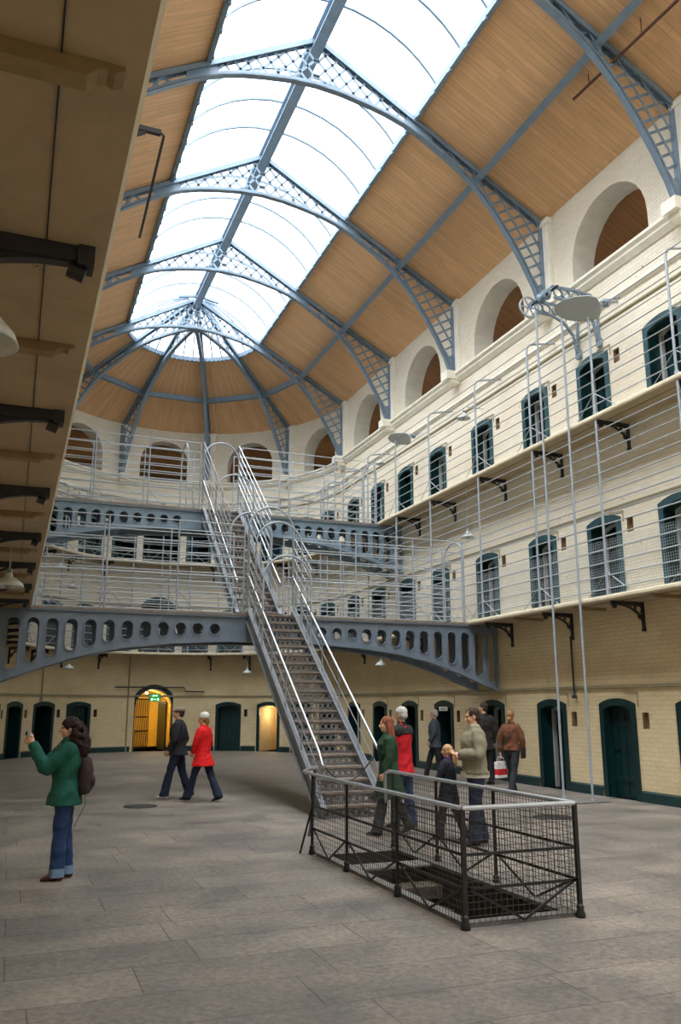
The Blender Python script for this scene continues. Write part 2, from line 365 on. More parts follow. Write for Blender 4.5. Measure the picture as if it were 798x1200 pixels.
ARC_A = [Opening(UA(a), 1.02, 10.95, 11.70, 1.02, .6, 4, None, 4) for a in (18, 54, 90, 126, 162)]
wall_band(mb, apse_map, 0, PI*HW, 10.9, 13.2, ARC_A, 1, step=.4)
struct(mb.build('wall_end', WM))
mb = MB()
mb.add([(-HW, YB, 0), (HW, YB, 0), (HW, YB, 13.2), (0, YB, 16.6), (-HW, YB, 13.2)], [(0, 1, 2, 3, 4)], 0, [(0, 0), (11.8, 0), (11.8, 13), (6, 16), (0, 13)])
struct(mb.build('wall_back', ['wall_upper']))

# green painted skirting
def skirting(mp, ua, ub, gaps, name, n=None):
    mb = MB(); us = frange(ua, ub, n or max(1, int((ub-ua)/.5)))
    us = sorted(set([round(u, 4) for u in us] + [round(g_, 4) for g in gaps for g_ in g]))
    for a, b in zip(us, us[1:]):
        m_ = (a+b)/2
        if any(g0 < m_ < g1 for g0, g1 in gaps) or b > ub+1e-6: continue
        for z0, z1, d0, d1 in ((0, .17, -.05, -.05), (.17, .20, -.05, -.0)):
            mb.add([mp(a, z0, d0), mp(b, z0, d0), mp(b, z1, d1), mp(a, z1, d1)], [(0, 1, 2, 3)])
    return struct(mb.build(name, 'base_green'))
skirting(right_map, YB, YC, [(y-.55, y+.55) for y in DY], 'baseboard_right')
skirting(apse_map, 0, PI*HW, [(UA(a)-.55, UA(a)+.55) for a in GANG] + [(UA(CEN)-.87, UA(CEN)+.87)], 'baseboard_end')
skirting(left_map, YB, YC, [], 'baseboard_left')

# floor with the stair pit let into it
PX0, PX1, PY0, PY1 = -1.62, -.72, 6.52, 10.0
mb = MB()
def fl(x0, x1, y0, y1): mb.add([(x0, y0, 0), (x1, y0, 0), (x1, y1, 0), (x0, y1, 0)], [(0, 1, 2, 3)])
fl(-13, PX0, YB, 42); fl(PX1, 13, YB, 42); fl(PX0, PX1, YB, PY0); fl(PX0, PX1, PY1, 42)
fl(PX0, PX1, 8.93, 9.22)
struct(mb.build('floor', 'flagstones'))
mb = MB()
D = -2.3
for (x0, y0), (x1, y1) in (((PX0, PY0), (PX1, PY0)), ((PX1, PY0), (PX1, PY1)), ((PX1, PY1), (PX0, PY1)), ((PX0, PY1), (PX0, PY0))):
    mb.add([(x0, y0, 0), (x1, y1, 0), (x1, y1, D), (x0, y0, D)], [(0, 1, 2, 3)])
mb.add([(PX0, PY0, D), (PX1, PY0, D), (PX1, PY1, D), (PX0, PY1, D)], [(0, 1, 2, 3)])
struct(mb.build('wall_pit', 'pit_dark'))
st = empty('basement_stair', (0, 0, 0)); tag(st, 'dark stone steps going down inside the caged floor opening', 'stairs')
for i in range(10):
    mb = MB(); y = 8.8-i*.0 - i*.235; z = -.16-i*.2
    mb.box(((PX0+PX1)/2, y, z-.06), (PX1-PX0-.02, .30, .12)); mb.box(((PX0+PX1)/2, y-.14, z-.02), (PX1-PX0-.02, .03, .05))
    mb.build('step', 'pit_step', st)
mb = MB()
for x, ya, yb in ((PX0-.05, PY0-.1, PY1), (PX1+.05, PY0-.1, PY1)): mb.box((x, (ya+yb)/2, .01), (.10, yb-ya, .05))
mb.box(((PX0+PX1)/2, PY0-.05, .01), (PX1-PX0, .10, .05)); mb.box(((PX0+PX1)/2, 9.075, .004), (PX1-PX0, .30, .02))
tag(mb.build('pit_kerb', 'stone_edge'), 'worn pale stone kerb round the floor opening under the cage', 'kerb')

# ceiling: boarded slopes from the skylight to the walls and on over the cells
def rz(x): return 16.58 - .577*abs(x)
mb = MB()
for sx in (1, -1):
    for (x0, x1, mi) in ((2.45, HW+.0, 0), (HW, 9.6, 1)):
        ys = frange(YB, YC, 16)
        for a, b in zip(ys, ys[1:]):
            L0, L1 = x0*1.155, x1*1.155
            mb.add([(sx*x0, a, rz(x0)), (sx*x0, b, rz(x0)), (sx*x1, b, rz(x1)), (sx*x1, a, rz(x1))], [(0, 1, 2, 3)], mi, [(L0, a), (L0, b), (L1, b), (L1, a)])
N = 60
for i in range(N):
    a, b = PI*i/N, PI*(i+1)/N
    for (x0, x1, mi) in ((2.45, 4.17, 0), (4.17, HW, 0), (HW, 9.6, 1)):
        P = lambda r, t: (r*math.cos(t), YC+r*math.sin(t), rz(r))
        rr = 4.6 if mi == 0 else 7
        mb.add([P(x0, a), P(x0, b), P(x1, b), P(x1, a)], [(0, 1, 2, 3)], mi, [(x0*1.155, a*rr), (x0*1.155, b*rr), (x1*1.155, b*rr), (x1*1.155, a*rr)])
struct(mb.build('ceiling', ['ceiling_boards', 'attic_boards']))
# attic floor and outer wall behind the arches
mb = MB()
for sx in (1, -1):
    mb.add([(sx*(HW+.6), YB, 10.93), (sx*9.6, YB, 10.93), (sx*9.6, YC, 10.93), (sx*(HW+.6), YC, 10.93)], [(0, 1, 2, 3)])
    mb.add([(sx*9.6, YB, 10.9), (sx*9.6, YC, 10.9), (sx*9.6, YC, 11.1), (sx*9.6, YB, 11.1)], [(0, 1, 2, 3)])
    mb.add([(sx*HW, YB, 10.9), (sx*9.6, YB, 10.9), (sx*9.6, YB, 11.1), (sx*HW, YB, 13.2)], [(0, 1, 2, 3)])
for i in range(N):
    a, b = PI*i/N, PI*(i+1)/N; P = lambda r, t, z: (r*math.cos(t), YC+r*math.sin(t), z)
    mb.add([P(HW+.6, a, 10.93), P(HW+.6, b, 10.93), P(9.6, b, 10.93), P(9.6, a, 10.93)], [(0, 1, 2, 3)])
    mb.add([P(9.6, a, 10.9), P(9.6, b, 10.9), P(9.6, b, 11.1), P(9.6, a, 11.1)], [(0, 1, 2, 3)])
struct(mb.build('wall_attic', 'unlit_dark'))

# cornice and string course that run round the hall
def run_profile(prof, name, material, y0=YB, n=36, sides=(1, -1)):
    """prof: (distance in front of the wall, z) going down; swept along right wall, round end, left wall"""
    path = [(Vector((HW, y, 0)), Vector((-1, 0, 0))) for y in frange(y0, YC, 8)]
    path += [(Vector((HW*math.cos(t), YC+HW*math.sin(t), 0)), Vector((-math.cos(t), -math.sin(t), 0))) for t in frange(0, PI, n)[1:]]
    path += [(Vector((-HW, y, 0)), Vector((1, 0, 0))) for y in frange(YC, y0, 8)[1:]]
    mb = MB(); k = len(prof); vs = [p + nrm*d + Vector((0, 0, z)) for p, nrm in path for d, z in prof]
    fs = [(i*k+j, i*k+j+1, (i+1)*k+j+1, (i+1)*k+j) for i in range(len(path)-1) for j in range(k-1)]
    mb.add(vs, fs); return mb.build(name, material)
struct(run_profile([(0, 10.96), (.20, 10.94), (.20, 10.88), (.13, 10.84), (.13, 10.78), (.05, 10.70), (0, 10.69)], 'trim_1', 'plaster_trim'))
struct(run_profile([(0, 10.16), (.07, 10.14), (.07, 10.06), (0, 10.02)], 'trim_2', 'plaster_trim'))
struct(run_profile([(0, 9.74), (.035, 9.73), (.035, 9.69), (0, 9.68)], 'trim_3', 'pipe_tan'))
struct(run_profile([(0, 5.70), (.035, 5.69), (.035, 5.65), (0, 5.64)], 'trim_4', 'pipe_tan'))
struct(run_profile([(0, 2.15), (.045, 2.14), (.045, 2.09), (0, 2.08)], 'trim_5', 'pipe_tan'))

# pilasters and corbels under the trusses
def pilaster(mp, u, n):
    mb = MB()
    def bx(u0, u1, z0, z1, d):
        a = [mp(u0, z0, 0), mp(u1, z0, 0), mp(u1, z0, -d), mp(u0, z0, -d)]; b = [mp(u0, z1, 0), mp(u1, z1, 0), mp(u1, z1, -d), mp(u0, z1, -d)]
        mb.add(a+b, [(3, 2, 1, 0), (4, 5, 6, 7), (0, 1, 5, 4), (1, 2, 6, 5), (2, 3, 7, 6), (3, 0, 4, 7)])
    bx(u-.30, u-.02, 10.95, 13.1, .10); bx(u-.34, u+.02, 13.02, 13.16, .13); bx(u-.19, u+.17, 10.74, 10.985, .44); bx(u-.15, u+.13, 10.64, 10.75, .32)
    struct(mb.build('trim_%d' % n, 'plaster_trim'))
tn = 6
for k in range(0, 5): pilaster(right_map, YC-k*S, tn); tn += 1
for k in range(0, 5): pilaster(left_map, YC-k*S, tn); tn += 1
for a in (36, 72, 108, 144): pilaster(apse_map, UA(a), tn); tn += 1

# ---------------------------------------------------------------- skylight
w1 = struct(empty('window_1', (0, 0, 0)))
RV = 2.92; ZV = 16.50-RV
def vault(x): return ZV + math.sqrt(RV*RV-x*x)
xs = [2.45*math.sin(t)/1 for t in frange(-PI/2, PI/2, 16)]
mb = MB()
for x0, x1 in zip(xs, xs[1:]):
    mb.add([(x0, YB, vault(x0)+.1), (x1, YB, vault(x1)+.1), (x1, YC, vault(x1)+.1), (x0, YC, vault(x0)+.1)], [(0, 1, 2, 3)], smooth=True)
rs = frange(0, 2.45, 8)
for i in range(24):
    a, b = PI*i/24, PI*(i+1)/24
    for r0, r1 in zip(rs, rs[1:]):
        P = lambda r, t: (r*math.cos(t), YC+r*math.sin(t), vault(r)+.1)
        mb.add([P(r0, a), P(r1, a), P(r1, b), P(r0, b)] if r0 > 0 else [P(0, a), P(r1, a), P(r1, b)], [(0, 1, 2, 3)] if r0 > 0 else [(0, 1, 2)], smooth=True)
mb.build('glass', 'skylight_glass', w1)
for j in range(0, 21):
    if j % 4 == 0: continue
    y = YC - j*S/4
    MB().ribbon([(x, y, vault(x)+.04) for x in xs], .05, .05, (0, 1, 0)).build('glazing_bar', 'truss_paint', w1)
for a in range(9, 180, 9):
    if a % 36 == 0: continue
    t = math.radians(a)
    MB().ribbon([(r*math.cos(t), YC+r*math.sin(t), vault(r)+.04) for r in rs[1:]], .045, .045, (-math.sin(t), math.cos(t), 0)).build('glazing_bar', 'truss_paint', w1)
# edge members of the skylight, with the small catches seen along it
for sx in (1, -1):
    mb = MB(); mb.beam((sx*2.45, YB, rz(2.45)-.03), (sx*2.45, YC, rz(2.45)-.03), .10, .16)
    for j in range(0, 30): mb.box((sx*2.42, YC-j*S/6-.3, rz(2.45)-.12), (.07, .09, .09))
    mb.build('edge_beam', 'truss_paint', w1)
mb = MB(); mb.ribbon([(2.45*math.cos(t), YC+2.45*math.sin(t), rz(2.45)-.03) for t in frange(0, PI, 30)], .16, .10, (0, 0, 1))
for i in range(44):
    t = PI*(i+.5)/44; mb.box((2.42*math.cos(t), YC+2.42*math.sin(t), rz(2.45)-.10), (.06, .06, .10))
mb.build('edge_beam', 'truss_paint', w1)
# ridge and purlins
mb = MB(); mb.beam((0, YB, 16.36), (0, YC+.3, 16.36), .05, .30); mb.beam((0, YB, 16.50), (0, YC+.3, 16.50), .26, .03); mb.beam((0, YB, 16.22), (0, YC+.3, 16.22), .26, .03)
tag(mb.build('ridge_beam', 'truss_paint'), 'long blue-grey ridge beam running down the middle of the glass roof', 'beam')
for sx, lb in ((1, 'blue-grey purlin along the right slope of the boarded roof'), (-1, 'blue-grey purlin along the left slope of the boarded roof')):
    mb = MB(); z = rz(4.17)
    mb.beam((sx*4.12, YB, z-.13), (sx*4.12, YC-.1, z-.13), .05, .18, up=(.5*sx, 0, .866)); mb.beam((sx*4.08, YB, z-.23), (sx*4.08, YC-.1, z-.23), .16, .03, up=(.5*sx, 0, .866))
    tag(mb.build('purlin', 'truss_paint'), lb, 'beam')
mb = MB(); z = rz(4.17)
pts = [Vector((4.17*math.cos(math.radians(a)), YC+4.17*math.sin(math.radians(a)), z-.12)) for a in (0, 36, 72, 108, 144, 180)]
for a, b in zip(pts, pts[1:]): mb.beam(a, b, .06, .20); mb.beam(a-Vector((0, 0, .1)), b-Vector((0, 0, .1)), .16, .03)
tag(mb.build('ring_purlin', 'truss_paint'), 'blue-grey ring of beams across the ribs of the rounded roof end', 'beam')

# ---------------------------------------------------------------- lattice trusses
ARC = [(0, 15.33), (.6, 15.29), (1.2, 15.19), (1.7, 15.08), (2.16, 14.93), (2.6, 14.72), (3.26, 14.31), (3.7, 14.0), (4.05, 13.68), (4.5, 13.16), (4.93, 12.52), (5.25, 11.97), (5.52, 11.42), (5.68, 10.98)]
def arc(x): return interp(ARC, abs(x))
def clip(f, x0, x1, n=160):
    """longest run of x where the line f(x) lies between the chords"""
    out = []; cur = []
    for x in frange(x0, x1, n):
        z = f(x)
        if arc(x)-.01 < z < rz(x)-.08: cur.append((x, z))
        else:
            if len(cur) > 2: out.append((cur[0], cur[-1]))
            cur = []
    if len(cur) > 2: out.append((cur[0], cur[-1]))
    return out
def half_truss(root, side, post=True, plates=True):
    """one half in the local plane: local x outwards from the ridge"""
    s = side
    def P(x, z, y=0): return (s*x, y, z)
    mb = MB(); XE = HW-.10
    for y in (-.07, .07): mb.beam(P(0, rz(0)-.10, y), P(XE, rz(XE)-.10, y), .02, .12)
    mb.beam(P(0, rz(0)-.05), P(XE, rz(XE)-.05), .15, .025); mb.build('top_chord', 'truss_paint', root)
    mb = MB()
    for y in (-.06, .06): mb.ribbon([P(x, z, y) for x, z in ARC], .02, .075, (0, 1, 0))
    mb.ribbon([P(x, z-.04) for x, z in ARC], .14, .02, (0, 1, 0)); mb.build('bottom_chord', 'truss_paint', root)
    mb = MB(); mb.beam(P(HW-.10, 10.98), P(HW-.10, rz(HW)-.1), .05, .14, up=(0, 1, 0)); mb.beam(P(HW-.04, 10.98), P(HW-.04, rz(HW)-.1), .03, .2, up=(0, 1, 0)); mb.build('wall_post', 'truss_paint', root)
    mb = MB()
    # gusset plates
    mb.prism([P(2.25, arc(2.25), -.02), P(2.25, rz(2.25)-.12, -.02), P(2.9, rz(2.9)-.12, -.02), P(2.9, arc(2.9), -.02)], (0, .04, 0))
    mb.build('gusset', 'truss_paint', root); mb = MB()
    mb.prism([P(5.5, arc(5.5), -.02), P(5.45, 11.5, -.02), P(HW-.1, 11.45, -.02), P(HW-.1, 10.98, -.02), P(5.68, 10.98, -.02)], (0, .04, 0))
    mb.build('foot_plate', 'truss_paint', root)
    mb = MB()
    for c in frange(13.2, 19.2, 15):
        for sl in (1.2, -1.15):
            cc = c if sl < 0 else c - 2.1
            for a, b in clip(lambda x: cc+sl*x, 0, 2.25): mb.beam(P(a[0], a[1]), P(b[0], b[1]), .058, .014, up=(0, 1, 0))
    mb.build('centre_lattice', 'truss_paint', root); mb = MB()
    for k in range(24):
        cc = 7.9+k*.29
        for a, b in clip(lambda x: cc+.58*x, 3.08, HW-.12): mb.beam(P(a[0], a[1], .02), P(b[0], b[1], .02), .055, .012, up=(0, 1, 0))
    for k in range(13):
        cc = 18.2+k*.62
        for a, b in clip(lambda x: cc-1.65*x, 3.2, HW-.12): mb.beam(P(a[0], a[1], -.02), P(b[0], b[1], -.02), .055, .012, up=(0, 1, 0))
    mb.build('haunch_lattice', 'truss_paint', root)
NUM = ['at the start of the rounded end', 'second from the rounded end', 'third from the rounded end', 'fourth from the rounded end', 'nearest the camera, cut by the top of the photo']
for k in range(5):
    t = empty('roof_truss', (0, YC-k*S, 0)); tag(t, 'blue-grey iron lattice roof truss, ' + NUM[k], 'roof truss', 'lattice trusses across the hall')
    half_truss(t, 1); half_truss(t, -1)
RL = {36: 'curved lattice rib right of the bridge stairs in the rounded roof end', 72: 'slender lattice rib straight above the top of the stairs', 108: 'curved lattice rib left of the stairs in the rounded roof end', 144: 'curved lattice rib half hidden by the near gallery in the rounded roof end'}
for a in (36, 72, 108, 144):
    t = empty('roof_rib', (0, YC, 0), math.radians(a)); tag(t, RL[a], 'roof rib', 'ribs of the rounded roof end'); half_truss(t, 1)
mb = MB(); mb.lathe([(0, 16.72), (.16, 16.70), (.16, 16.3), (.10, 16.2), (0, 16.2)], (0, YC, 0), 16)
for sx in (-1, 1): mb.beam((0, YC-.35, 16.44), (sx*.75, YC-.35, 16.30), .10, .08)
tag(mb.build('roof_boss', 'truss_paint'), 'iron boss with short cross arms where the roof ribs meet', 'boss')
# ---------------------------------------------------------------- doors
class Fr:
    def __init__(s, o, t, n): s.o, s.t, s.n = Vector(o), Vector(t), Vector(n)
    def __call__(s, a, b, c): return s.o + s.t*a + s.n*b + Vector((0, 0, c))
def frame_at(mp, u, z0):
    o = mp(u, z0); t = (mp(u+.01, z0)-mp(u-.01, z0)).normalized(); n = (mp(u, z0, -1)-o).normalized(); return Fr(o, t, n)
def outline(hw, h, rise, n=12):
    r = (hw*hw+rise*rise)/(2*rise); return [(-hw, 0)] + [(-hw*math.cos(PI*i/n), h + math.sqrt(max(0, r*r-(hw*math.cos(PI*i/n))**2))-(r-rise)) for i in range(n+1)] + [(hw, 0)]
def ring(mb, F, inner, outer, b0, b1, mi=0):
    n = len(inner); vs = []
    for (xi, zi), (xo, zo) in zip(inner, outer): vs += [F(xi, b0, zi), F(xo, b0, zo), F(xo, b1, zo), F(xi, b1, zi)]
    fs = [(4*i+k, 4*i+(k+1) % 4, 4*i+4+(k+1) % 4, 4*i+4+k) for i in range(n-1) for k in range(4)] + [(0, 1, 2, 3), (4*n-1, 4*n-2, 4*n-3, 4*n-4)]
    mb.add(vs, fs, mi)
door_no = 0
def door(mp, u, lv, surround, pale=False, closed=False, hw=DHW, lit=False):
    global door_no; door_no += 1
    z0, zs, rise = LV[lv]; F = frame_at(mp, u, z0); h = zs-z0
    root = struct(empty('door_%d' % door_no, F.o)); root['sp'] = 1; del root['sp']
    G = Fr((0, 0, 0), F.t, F.n)
    inn = outline(hw, h, rise); out = outline(hw+.125, h+.12, rise+.02)
    mb = MB(); ring(mb, G, inn, out, -.02, .035); mb.build('door_surround', surround, root)
    if pale:
        mb = MB(); ring(mb, G, outline(hw-.06, h-.04, rise), outline(hw+.01, h+.02, rise), -.34, -.26); mb.build('inner_frame', 'leaf_grey', root)
    mb = MB()
    if closed:
        mb.prism([G(a, -.16, c) for a, c in outline(hw-.01, h-.01, rise)], F.n*-.06)
        for a in (-.2, 0, .2): mb.beam(G(a, -.155, .05), G(a, -.155, h-.02), .012, .02, up=F.n)
        for c in (.35, h-.25): mb.beam(G(-hw+.03, -.15, c), G(hw-.03, -.15, c), .02, .09)
        d = mb.build('door_leaf', 'door_green', root)
        mb = MB(); mb.beam(G(.15, -.13, h*.55), G(.33, -.13, h*.55), .03, .035); mb.build('bolt', 'black_iron', d)
    else:
        sx = 1 if not lit else -1
        a0 = sx*(hw-.02); p = Vector((0, 0, 0))
        A = G(a0, -.42, .03); B = G(a0-sx*.24, -1.12, .03)
        mb.beam(A+Vector((0, 0, h/2)), B+Vector((0, 0, h/2)), .06, h-.03, up=(0, 0, 1))
        d = mb.build('door_leaf', 'door_teal' if surround == 'door_teal' else 'door_green', root)
    return root
for lv in range(3):
    for i, y in enumerate(DY):
        door(right_map, y, lv, 'door_green' if lv == 0 else 'door_teal', pale=(lv > 0 and i not in (6,)) or (lv == 0 and i in (3, 4)), closed=(lv == 0 and i == 2))
    for a in GANG:
        door(apse_map, UA(a), lv, 'door_green' if lv == 0 else 'door_teal', closed=(lv == 0 and a in (60.4, 119, 28)) or (lv > 0 and a in (28, 119)), lit=(lv == 0 and a == 43.6))
    if lv:
        for a in (74.5, 104.5): door(apse_map, UA(a), lv, 'door_teal')
# the lit archway at ground level, its barred gate and sign
door_no += 1
F = frame_at(apse_map, UA(CEN), 0); G = Fr((0, 0, 0), F.t, F.n); d0 = struct(empty('door_%d' % door_no, F.o))
mb = MB(); ring(mb, G, outline(.72, 1.66, .72, 20), outline(.90, 1.66, .90, 20), -.02, .05); mb.build('door_surround', 'door_green', d0)
gt = MB(); a0 = .66                                     # image-left jamb
A = G(.64, -.30, 0); B = G(.04, -1.0, 0)
for k in range(9):
    p = A.lerp(B, k/8); h = 2.0
    gt.tube([p+Vector((0, 0, .08)), p+Vector((0, 0, h))], .02, 6)
for z in (.08, .75, 1.3, 2.0): gt.beam(A+Vector((0, 0, z)), B+Vector((0, 0, z)), .03, .05)
gt.build('barred_gate', 'black_iron', d0)
mb = MB(); mb.beam(G(-.60, -.5, 0)+Vector((0, 0, .95)), G(-.44, -1.5, 0)+Vector((0, 0, .95)), .06, 1.9); mb.build('door_leaf', 'door_green', d0)
for lv in (1, 2):
    door_no += 1
    z0 = 3.78 if lv == 1 else 7.37
    F = frame_at(apse_map, UA(CEN), z0); G = Fr((0, 0, 0), F.t, F.n); d1 = struct(empty('door_%d' % door_no, F.o))
    mb = MB()
    if lv == 1: ring(mb, G, outline(.72, 1.42, .72, 20), outline(.86, 1.42, .86, 20), -.02, .04)
    else:
        for a in (-.80, .80): mb.box(G(a, 0, .64), (.16, .10, 1.36))
        mb.box(G(0, 0, 1.33), (1.76, .10, .14))
    mb.build('door_surround', 'door_teal', d1)
    mb = MB()
    for a in (-.45, .45): mb.box(G(a, -.45, .60), (.06, .06, 1.2))
    mb.box(G(0, -.45, 1.0), (1.4, .06, .06)); mb.build('inner_frame', 'door_teal', d1)
# corridor lamp and the lamp inside the lit ground-floor cell
l = bpy.data.lights.new('corridor_lamp', 'POINT'); l.energy = 40; l.color = (1, .86, .58); l.shadow_soft_size = .12
lo = bpy.data.objects.new('corridor_lamp', l); C.objects.link(lo); lo.location = (0.05, YC+HW+2.0, 2.15)
l = bpy.data.lights.new('cell_lamp', 'POINT'); l.energy = 14; l.color = (1, .84, .55); l.shadow_soft_size = .1
lo = bpy.data.objects.new('cell_lamp', l); C.objects.link(lo); v = apse_map(UA(43.6), 1.45, .75); lo.location = v
def simple(name, mb, material, label, cat, group=None, recalc=False):
    o = mb.build(name, material, recalc=recalc); tag(o, label, cat, group); return o
# light fitting over the corridor
t = empty('corridor_light', (0.05, YC+HW+2.0, 2.30)); tag(t, 'small warm lamp under the vault of the yellow corridor', 'lamp')
MB().lathe([(0, .06), (.05, .06), (.07, .02), (.07, 0)], (0, 0, 0), 12).build('holder', 'dark_iron', t); MB().lathe([(0, 0), (.045, -.01), (.05, -.05), (0, -.09)], (0, 0, 0), 12).build('bulb', 'bulb_warm', t)
# exit sign
F = frame_at(apse_map, UA(CEN)-.02, 2.02); t = empty('exit_sign', F(-.02, .0, 0)); tag(t, 'green EXIT sign with running figure hung in the lit archway', 'sign')
mb = MB(); mb.box((0, -.02, .03), (.46, .05, .30)); mb.build('case', 'dark_iron', t)
mb = MB(); mb.box((0, -.048, -.035), (.42, .012, .14)); pan = mb.build('panel', 'exit_green', t)
mb = MB(); mb.box((0, -.048, .105), (.42, .012, .10)); pan2 = mb.build('top_panel', 'exit_green', t)
mb = MB()      # running figures and arrow
for ox in (-.12, .12):
    mb.box((ox, -.056, .005), (.022, .006, .022)); mb.beam((ox, -.056, -.008), (ox-.012, -.056, -.045), .006, .022, up=(1, 0, 0))
    mb.beam((ox-.012, -.056, -.045), (ox-.045, -.056, -.085), .006, .012, up=(1, 0, 0)); mb.beam((ox-.012, -.056, -.045), (ox+.03, -.056, -.085), .006, .012, up=(1, 0, 0)); mb.beam((ox-.03, -.056, -.01), (ox+.04, -.056, -.025), .006, .010, up=(0, 0, 1))
mb.beam((.03, -.056, -.035), (-.03, -.056, -.035), .006, .016); mb.prism([(-.02, -.053, -.06), (-.02, -.053, -.01), (-.055, -.053, -.035)], (0, -.005, 0))
mb.build('pictogram', 'exit_white', pan)
def text_mesh(s, size, name, material, parent, loc, rot=(PI/2, 0, 0)):
    cu = bpy.data.curves.new(name, 'FONT'); cu.body = s; cu.size = size; cu.extrude = .003; cu.align_x = 'CENTER'; cu.align_y = 'CENTER'
    o = bpy.data.objects.new(name, cu); C.objects.link(o); me = None
    bpy.context.view_layer.update(); dg = bpy.context.evaluated_depsgraph_get(); me = bpy.data.meshes.new_from_object(o.evaluated_get(dg)); bpy.data.objects.remove(o)
    me.materials.clear(); me.materials.append(MATS[material]); n = bpy.data.objects.new(name, me); C.objects.link(n); n.parent = parent; n.location = loc; n.rotation_euler = rot; return n
text_mesh('EXIT', .10, 'lettering', 'exit_white', pan2, (0, -.058, .105))
# white notice over a door on the right
F = frame_at(right_map, DY[5], 1.62); t = empty('notice_board', F(0, .03, 0)); tag(t, 'small white notice over a dark doorway behind the grey suited man', 'sign')
mb = MB(); mb.box((-.0, 0, .04), (.03, .46, .11)); bd = mb.build('board', 'sign_white', t)
mb = MB(); mb.box((-.018, 0, .055), (.004, .34, .012)); mb.box((-.018, 0, .03), (.004, .26, .012)); mb.build('printed_lines', 'dark_iron', bd)

# ---------------------------------------------------------------- galleries
def gpath(r, y0, y1L, na=44):
    """points and outward normals: right side, rounded end, left side"""
    p = [(Vector((r, y, 0)), Vector((1, 0, 0))) for y in frange(y0, YC, 10)]
    p += [(Vector((r*math.cos(t), YC+r*math.sin(t), 0)), Vector((math.cos(t), math.sin(t), 0))) for t in frange(0, PI, na)[1:]]
    p += [(Vector((-r, y, 0)), Vector((-1, 0, 0))) for y in frange(YC, y1L, 10)[1:]]
    return p
def gallery(z, yl, label, brackets, mirror_timbers):
    root = empty('gallery_walkway', (0, YC, z)); tag(root, label, 'gallery')
    O = Vector((0, -YC, -z))
    pth = gpath(GE, 3.0, yl)
    prof = [(-.0, 0), (-.02, .03), (-.02, .075), (0, .10), (HW-GE-.005, .10), (HW-GE-.005, 0)]   # distance outward from the edge, height
    mb = MB(); k = len(prof)
    vs = [p + n*d + Vector((0, 0, z+h)) + O for p, n in pth for d, h in prof]
    run = [0]
    for (a, _), (b, _) in zip(pth, pth[1:]): run.append(run[-1]+(b-a).length)
    uvs = [(run[i], d) for i in range(len(pth)) for d, h in prof]
    fs = [(i*k+j, i*k+(j+1) % k, (i+1)*k+(j+1) % k, (i+1)*k+j) for i in range(len(pth)-1) for j in range(k)]
    fs += [tuple(range(k)), tuple(range((len(pth)-1)*k, len(pth)*k))[::-1]]
    mb.add(vs, fs, 0, uvs); mb.m = [1 if j % k == k-1 and j < (len(pth)-1)*k else 0 for j in range(len(fs))]; mb.build('deck', ['cream_paint', 'gallery_soffit_shade'], root)
    mb = MB(); mb.ribbon([p + n*(.25) + Vector((0, 0, z-.004))+O for p, n in pth], .006, .008, [n for p, n in pth]); mb.build('board_joint', 'dark_iron', root)
    def bracket(o, n, scroll=True, k=1.0, bw=1.0):
        """iron bracket: horizontal arm out to the edge, curved brace, wall leg"""
        mb = MB(); o = Vector(o)+O; t = Vector((-n.y, n.x, 0))
        W = lambda d, h: o - n*d + Vector((0, 0, h))      # d from the wall into the hall
        mb.beam(W(0, -.045), W(.66*k, -.03), .05*bw, .08); mb.beam(W(.02, -.0), W(.02, -.52), .05, .06, up=n)
        mb.ribbon([W(.02+.58*k*(1-math.cos(a)), -.48+.42*math.sin(a)) for a in frange(0, PI/2, 8)], .035*bw, .035, t)
        if scroll:
            for (cx, cz, r) in ((.12, -.14, .07), (.26, -.11, .05), (.10, -.28, .045)):
                mb.ribbon([W(cx+r*math.cos(a), cz+r*math.sin(a)) for a in frange(0, 2*PI, 10)], .02, .015, t)
        mb.box(W(.66*k, -.04), (.07, .07*bw, .10)); mb.tube([W(.60*k, -.10), W(.66*k, -.12)], .035, 8); mb.box(W(.02, -.53), (.07, .07, .06))
        mb.build('bracket', 'dark_iron', root)
    for y in brackets[0]: bracket((HW, y, z), Vector((1, 0, 0)), k=1.08, bw=.8)
    for a in brackets[1]: t = math.radians(a); bracket((HW*math.cos(t), YC+HW*math.sin(t), z), Vector((math.cos(t), math.sin(t), 0)))
    for y in brackets[2]: bracket((-HW, y, z), Vector((-1, 0, 0)), k=1.13, bw=1.5)
    for y in mirror_timbers:
        for s_ in ((-1, 1) if y > 8 else (-1,)):
            mb = MB(); h = .06; prof = [(0, 0), (.66, 0), (.69, .03), (.72, .04), (.74, .03), (.77, .045), (.77, h), (0, h)]; yy = y if s_ < 0 else y+.55
            mb.prism([Vector((s_*(HW-d), yy-.04, z-h+zz))+O for d, zz in prof], (0, .08, 0)); mb.build('timber_joist', 'joist_tan', root)
    return root
AP = [20, 36, 52, 68, 112, 128, 143, 158]
LBR = [3.45+2.19*i for i in range(0, 12)]
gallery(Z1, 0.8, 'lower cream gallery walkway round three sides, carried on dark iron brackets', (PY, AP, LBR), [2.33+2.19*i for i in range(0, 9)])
gallery(Z2, 0.8, 'upper cream gallery walkway round three sides, below the highest row of cell doors', (PY, AP, []), [])

